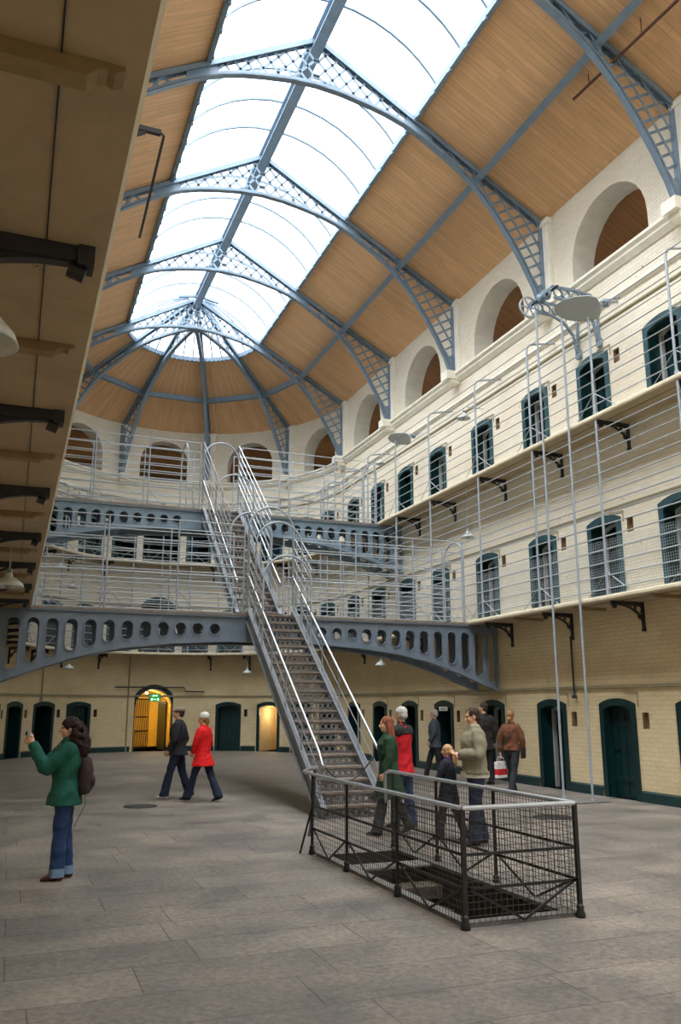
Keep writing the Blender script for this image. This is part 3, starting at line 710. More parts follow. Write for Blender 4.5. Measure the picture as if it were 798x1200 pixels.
def edge_point(kind, u):
    if kind == 'R': return Vector((GE, u, 0)), Vector((1, 0, 0))
    if kind == 'L': return Vector((-GE, u, 0)), Vector((-1, 0, 0))
    t = math.radians(u); return Vector((GE*math.cos(t), YC+GE*math.sin(t), 0)), Vector((math.cos(t), math.sin(t), 0))
def railing(z, ztop, wires, label, mesh_h, curl, rp):
    root = empty('gallery_railing', (0, YC, z)); tag(root, label, 'railing'); O = Vector((0, -YC, -z))
    posts = [('R', y) for y in rp] + [('A', a) for a in (4, 15, 28, 40, 52, 64, 77, 90, 103, 116, 128, 140, 152, 164, 176)] + [('L', y) for y in (26.4, 24.2, 22.0, 19.8)]
    inset = .03
    for kd, u in posts:
        p, n = edge_point(kd, u); p = p + n*inset + O; t = Vector((-n.y, n.x, 0)); Z = lambda h: Vector((0, 0, h))
        mb = MB(); pts = [p+Z(z+.08), p+Z(ztop)]
        if curl: pts += [p+n*.02+Z(ztop+.10), p+n*.08+Z(ztop+.18), p+n*.18+Z(ztop+.22), p+n*.78+Z(ztop+.34)]
        mb.tube(pts, .026, 6); mb.tube([p+Z(z+.08), p+Z(z+.16)], .045, 6)
        po_ = mb.build('post', 'rail_grey', root)
        for s in (-1, 1): MB().tube([p+Z(z+.55), p+t*s*.62+n*.02+Z(z+.10)], .010, 4).build('stay', 'rail_grey', po_)
    full = gpath(GE+inset, rp[0], 19.0)
    for h in wires: MB().tube([p+O+Vector((0, 0, h)) for p, n in full], .013, 4, caps=False).build('wire', 'wire_grey', root)
    if mesh_h:
        # fine wire netting on the lower part
        path = gpath(GE+inset+.02, rp[0], 19.0, na=80); mb = MB(); acc = 0; st_ = .055
        for (a, na_), (b, _) in zip(path, path[1:]):
            L = (b-a).length; d = (b-a).normalized()
            while acc < L:
                q = a+d*acc+O; mb.beam(q+Vector((0, 0, z+.12)), q+Vector((0, 0, z+mesh_h)), .0035, .0035, up=(1, 0, 0), caps=False); acc += st_
            acc -= L
        for h in frange(z+.12, z+mesh_h, int(mesh_h/.055)): mb.ribbon([p+O+Vector((0, 0, h)) for p, n in path], .004, .004, [n for p, n in path])
        o = mb.build('wire_netting', 'wire_grey', root); o['kind'] = 'stuff'
railing(Z1, Z2-.02, [Z1+h for h in (.22, .47, .72, .97, 1.22, 1.45, 1.67, 1.88, 2.08, 2.28, 2.48, 2.68, 2.9, 3.12, 3.34)], 'tall grey post and wire screen along the lower gallery', 1.15, False, [5.6]+PY+[28.0])
railing(Z2, Z2+2.35, [Z2+h for h in (.30, .56, .80, 1.04, 1.28, 1.52, 1.76, 2.0, 2.25, 2.45)], 'grey post and wire railing along the upper gallery, posts curling to the wall', 0, True, [5.6]+PY+[28.0])

# ---------------------------------------------------------------- footbridges
HX = [1.24+.3725*i for i in range(13)]
def girder(root, y, zt, tab, rscale=1.0, xs_end=5.84, material='girder_paint'):
    """plate girder in the plane y with a row of rounded holes; tab: (|x|, underside height)"""
    hx = [h for h in HX if h < xs_end-.1]; hw = .115
    def bot(x): return interp(tab, abs(x))
    def hole(i):
        x = hx[i]; b = bot(x)+.16; t = zt-.17
        if t-b < .23: m = (t+b)/2; b, t = m-.115, m+.115
        return b, t
    mb = MB(); th = .02
    for s in (-1, 1):
        xs_ = sorted({0., xs_end} | {round(h+hw*math.cos(PI*j/10)*-1, 4) for h in hx for j in range(11)})
        for x0, x1 in zip(xs_, xs_[1:]):
            m = (x0+x1)/2; i = next((i for i, h in enumerate(hx) if abs(h-m) < hw), None)
            for yy in (-th/2, th/2):
                def q(a0, a1, b0, b1): mb.add([(s*x0, y+yy, a0), (s*x1, y+yy, a1), (s*x1, y+yy, b1), (s*x0, y+yy, b0)], [(0, 1, 2, 3)])
                if i is None: q(bot(x0), bot(x1), zt, zt)
                else:
                    b, t = hole(i); c = lambda x: math.sqrt(max(0, hw*hw-(x-hx[i])**2))
                    q(bot(x0), bot(x1), b+hw-c(x0), b+hw-c(x1)); q(t-hw+c(x0), t-hw+c(x1), zt, zt)
    mb.build('web', material, root)
    for s in (-1, 1):
        mb = MB()
        for i in range(len(hx)):
            b, t = hole(i); pts = [(s*hx[i]+(hw+.012)*math.cos(a), (t-hw if a < PI else b+hw)+(hw+.012)*math.sin(a)) for a in frange(0, 2*PI, 24)]
            mb.ribbon([(x, y, z) for x, z in pts], .07, .025, (0, 1, 0))
        mb.build('hole_rims', material, root)
    mb = MB()
    mb.beam((-xs_end, y, zt), (xs_end, y, zt), .14, .035, up=(0, 0, 1))
    for s in (-1, 1): mb.ribbon([(s*x, y, bot(x)) for x in frange(0, xs_end, 24)], .15, .035, (0, 1, 0))
    for s in (-1, 1): mb.beam((s*(xs_end-.02), y, bot(xs_end)), (s*(xs_end-.02), y, zt), .12, .04, up=(1, 0, 0))
    mb.build('flanges', material, root)
def bridge(ya, yb, zt, tab, label, zrail, hoop_x, gm='girder_paint'):
    root = empty('footbridge', (0, 0, 0)); tag(root, label, 'bridge')
    girder(root, ya, zt, tab, material=gm); girder(root, yb, zt, tab, material=gm)
    mb = MB(); mb.box((0, (ya+yb)/2, zt+.045), (2*HW-.02, yb-ya+.16, .05)); mb.build('deck', 'tread_wood', root)
    mb = MB()
    for x in frange(-5.6, 5.6, 10): mb.beam((x, ya, zt-.08), (x, yb, zt-.08), .05, .10)
    mb.build('cross_bearers', 'girder_paint', root)
    rail = empty('bridge_railing', (0, 0, 0)); tag(rail, label.split(' footbridge')[0].replace('lower', 'tall grey wire rails standing on the lower').replace('upper', 'tall grey wire rails standing on the upper') + ' footbridge', 'railing')
    for y, gap in ((ya-.0, .62), (yb+.0, .62)):
        for s in (-1, 1):
            for x in (gap, 2.1, 3.6, 4.95):
                po_ = MB().tube([(s*x, y, zt+.07), (s*x, y, zt+zrail)], .019, 6).build('post', 'rail_grey', rail)
                MB().tube([(s*x, y, zt+.55), (s*x+.45, y, zt+.08)], .009, 4).build('stay', 'rail_grey', rail.children[-1] if False else po_)
            for h in (.2, .42, .64, .88, 1.1, 1.32, 1.55, 1.8, zrail-.02):
                MB().tube([(s*gap, y, zt+h), (s*4.98, y, zt+h)], .013 if h != .88 else .018, 5).build('wire', 'wire_grey', rail)
    for x in hoop_x:
        pts = [(x, ya, zt+.07), (x, ya, zt+zrail-.4)] + [(x, (ya+yb)/2-(yb-ya)/2*math.cos(a), zt+zrail-.4+.45*math.sin(a)) for a in frange(0, PI, 12)[1:-1]] + [(x, yb, zt+zrail-.4), (x, yb, zt+.07)]
        MB().tube(pts, .022, 8).build('hoop', 'rail_grey', rail)
    return root
T1 = [(0, 3.13), (1.0, 3.12), (2.2, 3.05), (3.2, 2.93), (4.0, 2.76), (4.8, 2.50), (5.4, 2.27), (5.9, 2.08)]
bridge(18.0, 19.0, 3.66, T1, 'lower blue-grey iron footbridge with pierced girders, crossing at first gallery level', 2.1, (-5.0, 5.0))
T2 = [(0, 6.70), (1.0, 6.69), (2.2, 6.62), (3.2, 6.50), (4.0, 6.34), (4.8, 6.12), (5.9, 5.75)]
bridge(23.35, 24.35, 7.22, T2, 'upper blue-grey iron footbridge with pierced girders, crossing at second gallery level', 2.1, (-5.0, -1.0, 5.0), gm='girder_blue')

# ---------------------------------------------------------------- stairs
def stair(y0, z0, y1, z1, n, label, label_r, high_from, kick=True):
    root = empty('iron_staircase', (0, y0, z0)); tag(root, label, 'stairs')
    dy, dz = y1-y0, z1-z0; L = math.hypot(dy, dz); e = Vector((0, dy/L, dz/L)); up = Vector((0, -dz/L, dy/L))
    run, rise = dy/n, dz/n; hwid = .50
    for s in (-1, 1):
        mb = MB(); a = Vector((s*hwid, .0, .02)); b = Vector((s*hwid, dy+.02, dz+.02))
        mb.beam(a+up*.02, b+up*.02, .02, .27, up=up)
        for k in (-1, 1): mb.beam(a+up*(.02+k*.135)+Vector((s*.02, 0, 0)), b+up*(.02+k*.135)+Vector((s*.02, 0, 0)), .09, .02, up=up)
        mb.build('stringer', 'stringer_paint', root)
    for i in range(n):
        y, z = i*run, (i+1)*rise
        mb = MB(); mb.box((0, y+run/2-.01, z-.018), (2*hwid-.03, run+.04, .036)); mb.box((0, y-.025, z-.02), (2*hwid-.03, .02, .03)); mb.build('tread', 'tread_wood', root)
        # riser pierced by a row of rings
        mb = MB(); zb, zt_ = z-rise+.005, z-.04; zc = (zb+zt_)/2; r = .043
        for zz in (zb+.008, zt_-.006): mb.beam((-hwid+.01, y, zz), (hwid-.01, y, zz), .012, .02)
        nc = 9
        for c in range(nc):
            cx = -hwid+.055+(2*hwid-.11)*(c)/(nc-1)
            mb.ribbon([(cx+r*math.cos(a), y, zc+r*math.sin(a)) for a in frange(0, 2*PI, 10)], .012, .018, (0, 1, 0))
            if c < nc-1:
                m = cx+(2*hwid-.11)/(nc-1)/2
                for sg in (-1, 1): mb.beam((m, y, zc), (m, y, zc+sg*(zt_-zb)/2), .012, .02, up=(1, 0, 0))
        mb.build('riser', 'riser_iron', root)
    # rails
    rr = empty('stair_railing', (0, y0, z0)); tag(rr, label_r, 'railing')
    def on(f, h, s=0): return Vector((s, dy*f, dz*f+h))
    for s in (-1, 1):
        x = s*(hwid+.03)
        f0 = .00 if not kick else .0
        pts = [on(f0, .90, x), on(1, .92, x)]
        if kick: pts = [on(.0, .80, x)+Vector((0, -.10, 0)), on(.0, .82, x)+Vector((0, -.02, 0))] + [on(.03, .90, x), on(1, .92, x)]
        MB().tube(pts, .026, 10).build('handrail', 'bright_rail', rr)
        for h in (.32, .60): MB().tube([on(0.01, h, x), on(1, h, x)], .011, 5).build('rail_bar', 'rail_grey', rr)
        for h in (1.15, 1.38, 1.62, 1.86, 2.08): MB().tube([on(high_from, h, x), on(1, h, x)], .013, 5).build('rail_bar', 'bright_rail', rr)
        for f in frange(0.02, .98, 5): MB().tube([on(f, .08, x), on(f, .90 if f < high_from else 2.08, x)], .016, 6).build('baluster', 'rail_grey', rr)
    for f in [high_from, (high_from+1)/2, 1.0]:
        b = .95; hh = 1.12 if (f == high_from or not kick) else 1.5
        pts = [on(f, b-.7, -hwid-.03), on(f, b+hh-.5, -hwid-.03)] + [on(f, b+hh-.5+.55*math.sin(a), -(hwid+.03)*math.cos(a)) for a in frange(0, PI, 14)[1:-1]] + [on(f, b+hh-.5, hwid+.03), on(f, b-.7, hwid+.03)]
        MB().tube(pts, .024, 8).build('hoop', 'rail_grey', rr)
stair(13.05, 0, 17.98, 3.71, 20, 'lower flight of the grey iron staircase with pierced risers, rising from the floor', 'bright handrails and bars either side of the lower stair flight', .74)
stair(18.95, 3.71, 23.35, 7.26, 19, 'upper flight of the grey iron staircase, rising to the upper footbridge', 'bright caged handrails either side of the upper stair flight', .18, kick=False)
# chain across the stair foot
mb = MB(); mb.tube([(-.53+1.06*t, 13.35, .95-.42*math.sin(PI*t)) for t in frange(0, 1, 14)], .012, 5)
simple('barrier_rope', mb, 'dark_iron', 'dark rope slung across the foot of the iron stairs', 'rope')

# ---------------------------------------------------------------- cage round the floor opening
cage = empty('stairwell_cage', (-1.17, 8.2, 0)); tag(cage, 'black iron and wire mesh cage with pale handrail around the floor opening', 'railing')
O = Vector((1.17, -8.2, 0)); XL, XR2 = -1.73, -.62; YN, YF = 6.38, 10.15; H1 = .92
def cadd(mb, name, m): mb.build(name, m, cage)
posts = [(XL, y) for y in (YN, 7.66, 8.96, 10.1)] + [(XR2, y) for y in (YN, 7.72, 8.97, 10.16)]
for x, y in posts:
    mb = MB(); o = Vector((x, y, 0))+O; t = .021 if y > 7 else .026
    mb.beam(o+Vector((0, 0, .03)), o+Vector((0, 0, H1)), .028 if y > 7 else .034, .028 if y > 7 else .034, up=(1, 0, 0)); pp = mb.build('post', 'black_iron', cage)
    mb = MB(); mb.lathe([(0, 0), (.042, 0), (.042, .03), (.03, .06), (.034, .085), (.02, .11), (0, .11)], o, 10); mb.build('post_foot', 'black_iron', pp)
for h, m, r in ((H1, 'bright_rail', .022),):
    def rail(pts): MB().tube([Vector(p)+O for p in pts], r, 10).build('handrail', m, cage)
    rail([(XL, YN, h), (XL, 10.0, h), (XL+.06, 10.6, h), (XL+.35, 11.25, h-.02), (-1.12, 11.75, h-.06)])
    rail([(XL, YN, h), (XR2, YN, h)])
    rail([(XR2, YN, h), (XR2, 10.25, h), (XR2-.01, 10.36, h-.03), (XR2-.01, 10.38, h-.12), (XR2, 10.38, h-.4)])
MB().tube([Vector(p)+O for p in ((-1.12, 11.75, H1-.06), (-1.14, 11.7, .5), (-1.3, 11.45, .0))], .018, 8).build('end_stay', 'black_iron', cage)
MB().tube([Vector(p)+O for p in ((XL, 10.1, .55), (XL-.12, 10.2, 0))], .014, 6).build('end_stay', 'black_iron', cage)
def bars(a, b, mids):
    """flat bars and inverted V braces for one bay from a to b"""
    a, b = Vector(a)+O, Vector(b)+O; Z = lambda h: Vector((0, 0, h)); m = a.lerp(b, .5)
    for h in (.56, .30): MB().beam(a+Z(h), b+Z(h), .012, .024).build('bar', 'black_iron', cage)
    MB().beam(a+Z(.32), m+Z(.03), .012, .02).build('brace', 'black_iron', cage); MB().beam(b+Z(.32), m+Z(.03), .012, .02).build('brace', 'black_iron', cage)
    mb = MB(); L = (b-a).length; n = max(1, round(L/.052)); k = 17
    for i in range(n): q = a.lerp(b, (i+.5)/n); mb.beam(q+Z(.03), q+Z(H1-.02), .004, .004, up=(1, 0, 0), caps=False)
    for i in range(k): h = .04+(H1-.08)*i/(k-1); mb.beam(a+Z(h), b+Z(h), .004, .004, caps=False)
    o = mb.build('wire_mesh_panel', 'cage_wire', cage); o['kind'] = 'stuff'
for x in (XL, XR2):
    ys = [p[1] for p in posts if p[0] == x]
    for a, b in zip(ys, ys[1:]): bars((x, a, 0), (x, b, 0), 1)
bars((XL, YN, 0), (XR2, YN, 0), 1)

# ---------------------------------------------------------------- hoist on the right wall and its two long rods
h = empty('wall_hoist', (HW, 13.8, 10.0)); tag(h, 'blue-grey iron hoist on two scrolled wall brackets with a spoked wheel', 'hoist')
O = Vector((-HW, -13.8, -10.0))
for y in (14.05, 13.35):
    mb = MB(); Z = lambda x, z: Vector((x, y, z))+O
    mb.ribbon([Z(5.80, 9.35), Z(5.72, 9.75), Z(5.50, 10.02), Z(5.2, 10.14), Z(4.75, 10.16)], .05, .05, (0, 1, 0))
    mb.ribbon([Z(5.84, 9.30), Z(5.84, 10.1), Z(5.7, 10.38), Z(5.2, 10.42), Z(4.7, 10.40), Z(4.62, 10.32), Z(4.66, 10.2)], .05, .05, (0, 1, 0))
    for x in (5.55, 5.3, 5.05, 4.85): mb.ribbon([Z(x+.10*math.cos(a), 10.28+.10*math.sin(a)) for a in frange(0, 2*PI, 10)], .04, .02, (0, 1, 0))
    mb.box(Z(5.84, 9.3), (.08, .14, .16)); mb.build('wall_bracket', 'truss_paint', h)
mb = MB(); mb.tube([Vector((4.78, 13.25, 10.38))+O, Vector((4.78, 14.35, 10.38))+O], .03, 8); mb.build('axle', 'dark_iron', h)
mb = MB(); c = Vector((4.78, 14.30, 10.38))+O
mb.ribbon([c+Vector((.24*math.cos(a), 0, .24*math.sin(a))) for a in frange(0, 2*PI, 24)], .05, .03, (0, 1, 0))
for a in range(6): mb.beam(c, c+Vector((.23*math.cos(a*PI/3), 0, .23*math.sin(a*PI/3))), .02, .03)
mb.build('spoked_wheel', 'wire_grey', h)
mb = MB(); mb.lathe([(0, -.10), (.12, -.10), (.12, -.08), (.07, -.06), (.07, .06), (.12, .08), (.12, .10), (0, .10)], Vector((4.78, 13.75, 10.38))+O, 14, axis=Matrix.Rotation(PI/2, 3, 'X')); mb.build('drum', 'truss_paint', h)
for x, y, zt, lb in ((4.73, 14.0, 10.15, 'thin grey rod from hoist to floor, the one farther from the camera'), (4.97, 13.44, 10.1, 'thin grey rod from hoist to floor, the one nearer the camera')):
    mb = MB(); mb.tube([(x, y, .0), (x, y, zt)], .024, 8); mb.tube([(x, y, 0), (x, y, .05)], .045, 8); simple('hoist_rod', mb, 'rail_grey', lb, 'rod', 'rods of the wall hoist')
mb = MB(); mb.box((4.85, 13.72, .012), (.75, .95, .024)); simple('floor_slab', mb, 'stone_edge', 'pale raised floor slab at the feet of the two hoist rods', 'slab')

# ---------------------------------------------------------------- lamps
def shade_lamp(loc, label, group, arm=None, r=.18, drop=0):
    root = empty('enamel_lamp', loc); tag(root, label, 'lamp', group)
    sh0 = MB().lathe([(.03, .17), (.045, .13), (.05, .10), (.09, .085), (r*.9, .02), (r, -.02), (r-.006, -.024), (r*.86, .01), (.08, .07), (.03, .08)], (0, 0, 0), 22).build('shade', 'enamel', root)
    MB().lathe([(0, .20), (.035, .20), (.04, .12), (0, .12)], (0, 0, 0), 12).build('cap', 'enamel_green', root)
    MB().lathe([(0, .06), (.03, .05), (.042, 0), (.03, -.04), (0, -.05)], (0, 0, 0), 12).build('bulb', 'lamp_inner', sh0)
    mb = MB()
    if drop: mb.tube([(0, 0, .19), (0, 0, .19+drop)], .008, 5)
    if arm: mb.tube([(0, 0, .19), (0, 0, .27), Vector(arm)*.12+Vector((0, 0, .33)), Vector(arm)+Vector((0, 0, .33))], .012, 6)
    if drop or arm: mb.build('lamp_arm', 'wire_grey', root)
    return root
LG = 'enamel lamps hung along the galleries'
shade_lamp((5.25, 18.15, 9.12), 'enamel lamp on a wall arm above the upper gallery, nearest of those on the right', LG, arm=(.60, 0, 0))
shade_lamp((5.25, 23.5, 9.35), 'enamel lamp on a wall arm above the upper gallery, beyond the second floodlight', LG, arm=(.60, 0, 0))
shade_lamp((5.35, 18.33, 5.97), 'enamel lamp hanging under the upper gallery near the right end of the footbridges', LG, drop=1.1)
shade_lamp((5.3, 23.8, 2.97), 'enamel lamp hanging under the lower gallery on the right, beyond the bridge girder', LG, drop=.5)
for a, z, lb, dr in ((132.1, 9.45, 'enamel lamp on the upper gallery at the far left, near the round arches', 0), (133.5, 6.0, 'enamel lamp under the upper gallery at the far left, over the wire netting', 1.05), (142, 6.65, 'enamel lamp close under the upper gallery, leftmost in the rounded end', .4), (132, 3.07, 'enamel lamp under the lower gallery at the left, below the near girder', .4), (49.3, 3.0, 'enamel lamp under the lower gallery just left of the stairs', .45)):
    t_ = math.radians(a); r = 5.05 if dr else 5.15; n = Vector((math.cos(t_), math.sin(t_), 0))
    shade_lamp((r*n.x, YC+r*n.y, z), lb, LG, drop=dr, arm=None if dr else n*.6)
shade_lamp((-5.53, 3.35, 3.17), 'large white lamp under the near gallery, cut by the left edge of the photo', LG, r=.165, drop=.28)
shade_lamp((-5.42, 11.0, 3.2), 'white enamel lamp farther along under the near gallery at the left edge', LG, r=.19, drop=.28)
def flood(loc, label, rz_, sc=1.0):
    root = empty('floodlight', loc, rz_); tag(root, label, 'lamp'); root.scale = (sc, sc, sc); root.rotation_euler = (math.radians(-40), math.radians(10), rz_)
    # half-round hood: wide trough, open below
    mb = MB(); n = 14; vs = []
    secs = [(-.55, .03), (-.46, .13), (-.30, .20), (0, .24), (.30, .24), (.48, .20), (.54, .10)]
    for x, r in secs:
        for j in range(n+1):
            a = PI*j/n; vs.append((x, r*1.35*math.cos(a), r*.85*math.sin(a)))
    fs = [(i*(n+1)+j, i*(n+1)+j+1, (i+1)*(n+1)+j+1, (i+1)*(n+1)+j) for i in range(len(secs)-1) for j in range(n)]
    fs.append(tuple(range(n+1))); fs.append(tuple(range((len(secs)-1)*(n+1), len(secs)*(n+1)))[::-1])
    mb.add(vs, fs, smooth=True); mb.build('hood', 'enamel', root)
    MB().add([(secs[i][0], s_*secs[i][1]*1.3, -.002) for s_ in (1, -1) for i in (range(len(secs)) if s_ > 0 else range(len(secs)-1, -1, -1))], [tuple(range(2*len(secs)))]).build('glass_cover', 'lamp_inner', root)
    MB().tube([(.45, 0, .15), (.62, 0, .20), (.62, .0, .42), (.9, 0, .5)], .018, 6).build('bracket_arm', 'truss_paint', root)
    MB().box((.62, 0, .24), (.14, .16, .12)).build('gear_box', 'truss_paint', root)
flood((4.85, 12.75, 9.62), 'large grey hooded floodlight beside the wall hoist', math.radians(-50), .85)
flood((5.15, 21.9, 9.68), 'grey hooded floodlight farther along above the upper gallery', math.radians(-50), .68)

# poles hanging near the roof
mb = MB(); mb.tube([(4.45, 11.9, 13.82), (4.45, 8.6, 13.55)], .03, 8); mb.tube([(4.45, 9.9, 13.66), (4.45, 9.9, 14.05)], .01, 5); mb.tube([(4.45, 11.4, 13.78), (4.45, 11.4, 14.05)], .01, 5)
simple('brown_pole', mb, 'brown_pole', 'thin brown pole slung under the roof boards at the top right', 'pole')
t = empty('pole_bracket', (-HW, 9.9, 9.22)); tag(t, 'dark iron bracket arm with hanging rod, left of the skylight', 'bracket')
MB().beam((0.01, 0, 0), (1.86, 0, 0), .06, .07).build('arm', 'dark_iron', t); MB().beam((.9, 0, -.50), (1.65, 0, -.04), .04, .05).build('brace', 'dark_iron', t)
MB().tube([(1.86, 0, .0), (1.90, 0, -.03), (1.87, 1.9, -.47)], .02, 6).build('rod', 'dark_iron', t)

# conduits, drain covers
for i, y in enumerate(DY[1:8]):
    mb = MB(); x = HW-.02; mb.tube([(x, y-.62, 1.72), (x, y-.62, 2.0), (x, y-.25, 2.02)], .011, 5); simple('wall_conduit', mb, 'pipe_tan', 'thin cream conduit bending over a ground floor cell door on the right', 'pipe', 'conduits over the ground floor doors')
    for z in (3.78, 7.37):
        mb = MB(); mb.tube([(x, y-.62, z+1.55), (x, y-.62, z+1.78), (x, y-.2, z+1.80)], .011, 5)
        simple('wall_conduit', mb, 'pipe_tan', 'thin cream conduit bending over a gallery cell door on the right', 'pipe', 'conduits over the gallery doors')
def drain(x, y, r, label):
    mb = MB(); mb.lathe([(0, .008), (r*.86, .008), (r*.88, .004), (r*.92, .004), (r*.94, .010), (r, .010), (r, 0)], (x, y, 0), 28); simple('drain_cover', mb, 'dark_iron', label, 'drain cover')
drain(-2.97, 15.8, .30, 'round iron cover set in the floor before the walking couple')
drain(3.0, 11.9, .32, 'round cover set in the floor to the right of the cage')
# pipework beside the archway
mb = MB(); P = lambda deg, z, d=.05: apse_map(UA(deg), z, -d)
mb.tube([P(99.5, 0), P(99.5, 3.65)], .03, 6); simple('wall_pipe', mb, 'pipe_tan', 'upright cream pipe on the wall left of the lit archway', 'pipe')
mb = MB(); mb.tube([P(105, 2.45, .09), P(99, 2.45, .09), P(94, 2.46, .09), P(85, 2.45, .09), P(78, 2.45, .09), P(77.5, 2.3, .09), P(70, 2.28, .09)], .025, 6); simple('wall_pipe', mb, 'dark_iron', 'dark pipe running across the top of the lit archway', 'pipe')
mb = MB(); mb.tube([P(136.5, 2.1), P(136.5, 3.65)], .025, 6); mb.box(P(136.5, 1.98), (.09, .09, .2)); simple('wall_pipe', mb, 'pipe_tan', 'upright pipe with a bell-shaped end between two doors at far left', 'pipe')
mb = MB(); mb.tube([(HW-.06, 14.95, 2.0), (HW-.06, 14.95, 3.2)], .022, 6); mb.lathe([(0, 0), (.05, 0), (.055, .05), (.02, .10), (0, .10)], (HW-.06, 14.95, 1.9), 10); simple('wall_pipe', mb, 'dark_iron', 'short dark pipe with a bell end hanging by the open door on the right', 'pipe')
# ---------------------------------------------------------------- people
mat('skin', (222, 172, 142), .5, var=.05, vscale=20)
mat('eye_dark', (30, 24, 22), .3)
def cloth(name, c, var=.18, r=.85, vs_=14): mat(name, c, r, var=var, vscale=vs_, bump=1.0, bscale=9)
for n_, c_ in dict(jacket_green=(22, 92, 78), jacket_green_dark=(14, 58, 52), jeans_blue=(40, 66, 112), jeans_dark=(28, 40, 66), jeans_light=(120, 148, 182), hair_dark=(44, 26, 22), hair_red=(140, 80, 56), hair_grey=(196, 194, 190), hair_blond=(204, 164, 116), hair_brown=(60, 44, 36), hair_fair=(150, 112, 70),
    coat_black=(34, 36, 44), coat_red=(232, 22, 26), coat_darkgreen=(34, 66, 44), jacket_red=(212, 26, 40), jacket_black=(30, 30, 34), suit_grey=(70, 80, 92), trousers_black=(30, 32, 38), coat_navy=(30, 34, 48), trousers_plum=(76, 44, 70), scarf_purple=(126, 60, 130), jacket_olive=(140, 134, 112), leather_dark=(44, 38, 40), jacket_rust=(112, 68, 44),
    hat_white=(228, 228, 220), cap_tweed=(150, 136, 116), shoe_brown=(78, 42, 30), shoe_black=(28, 26, 28), shoe_grey=(196, 200, 206), bag_brown=(60, 44, 40), bag_white=(236, 232, 230), bag_red=(206, 34, 44), trousers_grey=(52, 54, 58), shirt_pale=(210, 206, 196), camera_silver=(168, 168, 172)).items(): cloth(n_, c_)
def baked(name, mb, material, parent, voxel, smooth=4, fold=0, freq=(7, 7, 3.2)):
    """join overlapping volumes of mb into one continuous skin"""
    me = bpy.data.meshes.new('tmp'); me.from_pydata(mb.v, [], mb.f); o = bpy.data.objects.new('tmp', me); C.objects.link(o)
    m = o.modifiers.new('r', 'REMESH'); m.mode = 'VOXEL'; m.voxel_size = voxel; m.use_smooth_shade = True
    if smooth: m2 = o.modifiers.new('s', 'SMOOTH'); m2.factor = .5; m2.iterations = smooth
    bpy.context.view_layer.update(); dg = bpy.context.evaluated_depsgraph_get()
    me2 = bpy.data.meshes.new_from_object(o.evaluated_get(dg)); bpy.data.objects.remove(o); bpy.data.meshes.remove(me)
    if fold:
        off = Vector((len(mb.v)*.37 % 11, len(label_seed)*.53 % 7, 0)) if (label_seed := name+material) else None
        nr = [v.normal.copy() for v in me2.vertices]
        for v, n_ in zip(me2.vertices, nr):
            q = Vector((v.co.x*freq[0], v.co.y*freq[1], v.co.z*freq[2] + v.co.x*2.5 + v.co.y*1.7)) + off
            f_ = 1-abs(noise.noise(q))*2.6; v.co += n_*fold*(f_*.75 + noise.noise(q*2.3)*.5 - .25)
        me2.update()
    me2.name = name; me2.materials.clear(); me2.materials.append(MATS[material]); me2.polygons.foreach_set('use_smooth', [True]*len(me2.polygons))
    n = bpy.data.objects.new(name, me2); C.objects.link(n); n.parent = parent; return n
def V(*a): return Vector(a)
def capsule(mb, a, ra, b, rb, n=14):
    """closed tapered capsule"""
    a, b = Vector(a), Vector(b); d = b-a; L = d.length
    if L < 1e-5: d = V(0, 0, 1)
    d = d.normalized(); ref = V(0, 0, 1) if abs(d.z) < .9 else V(1, 0, 0); u = (ref-d*ref.dot(d)).normalized(); v = d.cross(u)
    rows = []; 
    for t in (-90, -60, -30, 0): rows.append((a+d*ra*math.sin(math.radians(t)), ra*math.cos(math.radians(t))))
    for t in (0, 30, 60, 90): rows.append((b+d*rb*math.sin(math.radians(t)), rb*math.cos(math.radians(t))))
    loft(mb, [(c, u*max(r, 1e-4), v*max(r, 1e-4)) for c, r in rows], n)
def loft(mb, secs, n=18):
    vs = []
    for c, u, v in secs:
        for j in range(n): a = 2*PI*j/n; vs.append(Vector(c)+u*math.cos(a)+v*math.sin(a))
    fs = [(i*n+j, i*n+(j+1) % n, (i+1)*n+(j+1) % n, (i+1)*n+j) for i in range(len(secs)-1) for j in range(n)]
    fs += [tuple(range(n))[::-1], tuple(range((len(secs)-1)*n, len(secs)*n))]
    mb.add(vs, fs)
def ellip(mb, c, r, M=None):
    c = Vector(c); rows = []
    for t in range(-90, 91, 18):
        s_, k = math.sin(math.radians(t)), max(math.cos(math.radians(t)), 1e-3); rows.append((s_, k))
    n = 16; vs = []
    for s_, k in rows:
        for j in range(n):
            a = 2*PI*j/n; p = V(r[0]*k*math.cos(a), r[1]*k*math.sin(a), r[2]*s_); vs.append(c+(M @ p if M else p))
    fs = [(i*n+j, i*n+(j+1) % n, (i+1)*n+(j+1) % n, (i+1)*n+j) for i in range(len(rows)-1) for j in range(n)]
    fs += [tuple(range(n))[::-1], tuple(range((len(rows)-1)*n, len(rows)*n))]
    mb.add(vs, fs)
def torso_secs(tab, yaw=0, lean=0, wide=1.0, zs=1.0):
    """tab: (z, half depth, half width, forward offset)"""
    Rm = Matrix.Rotation(yaw, 3, 'Z'); out = []
    for z, dx, dy, off in tab: out.append((Rm @ V(off + lean*(z-.92), 0, z*zs), Rm @ V(dx, 0, 0), Rm @ V(0, dy*wide, 0)))
    return out
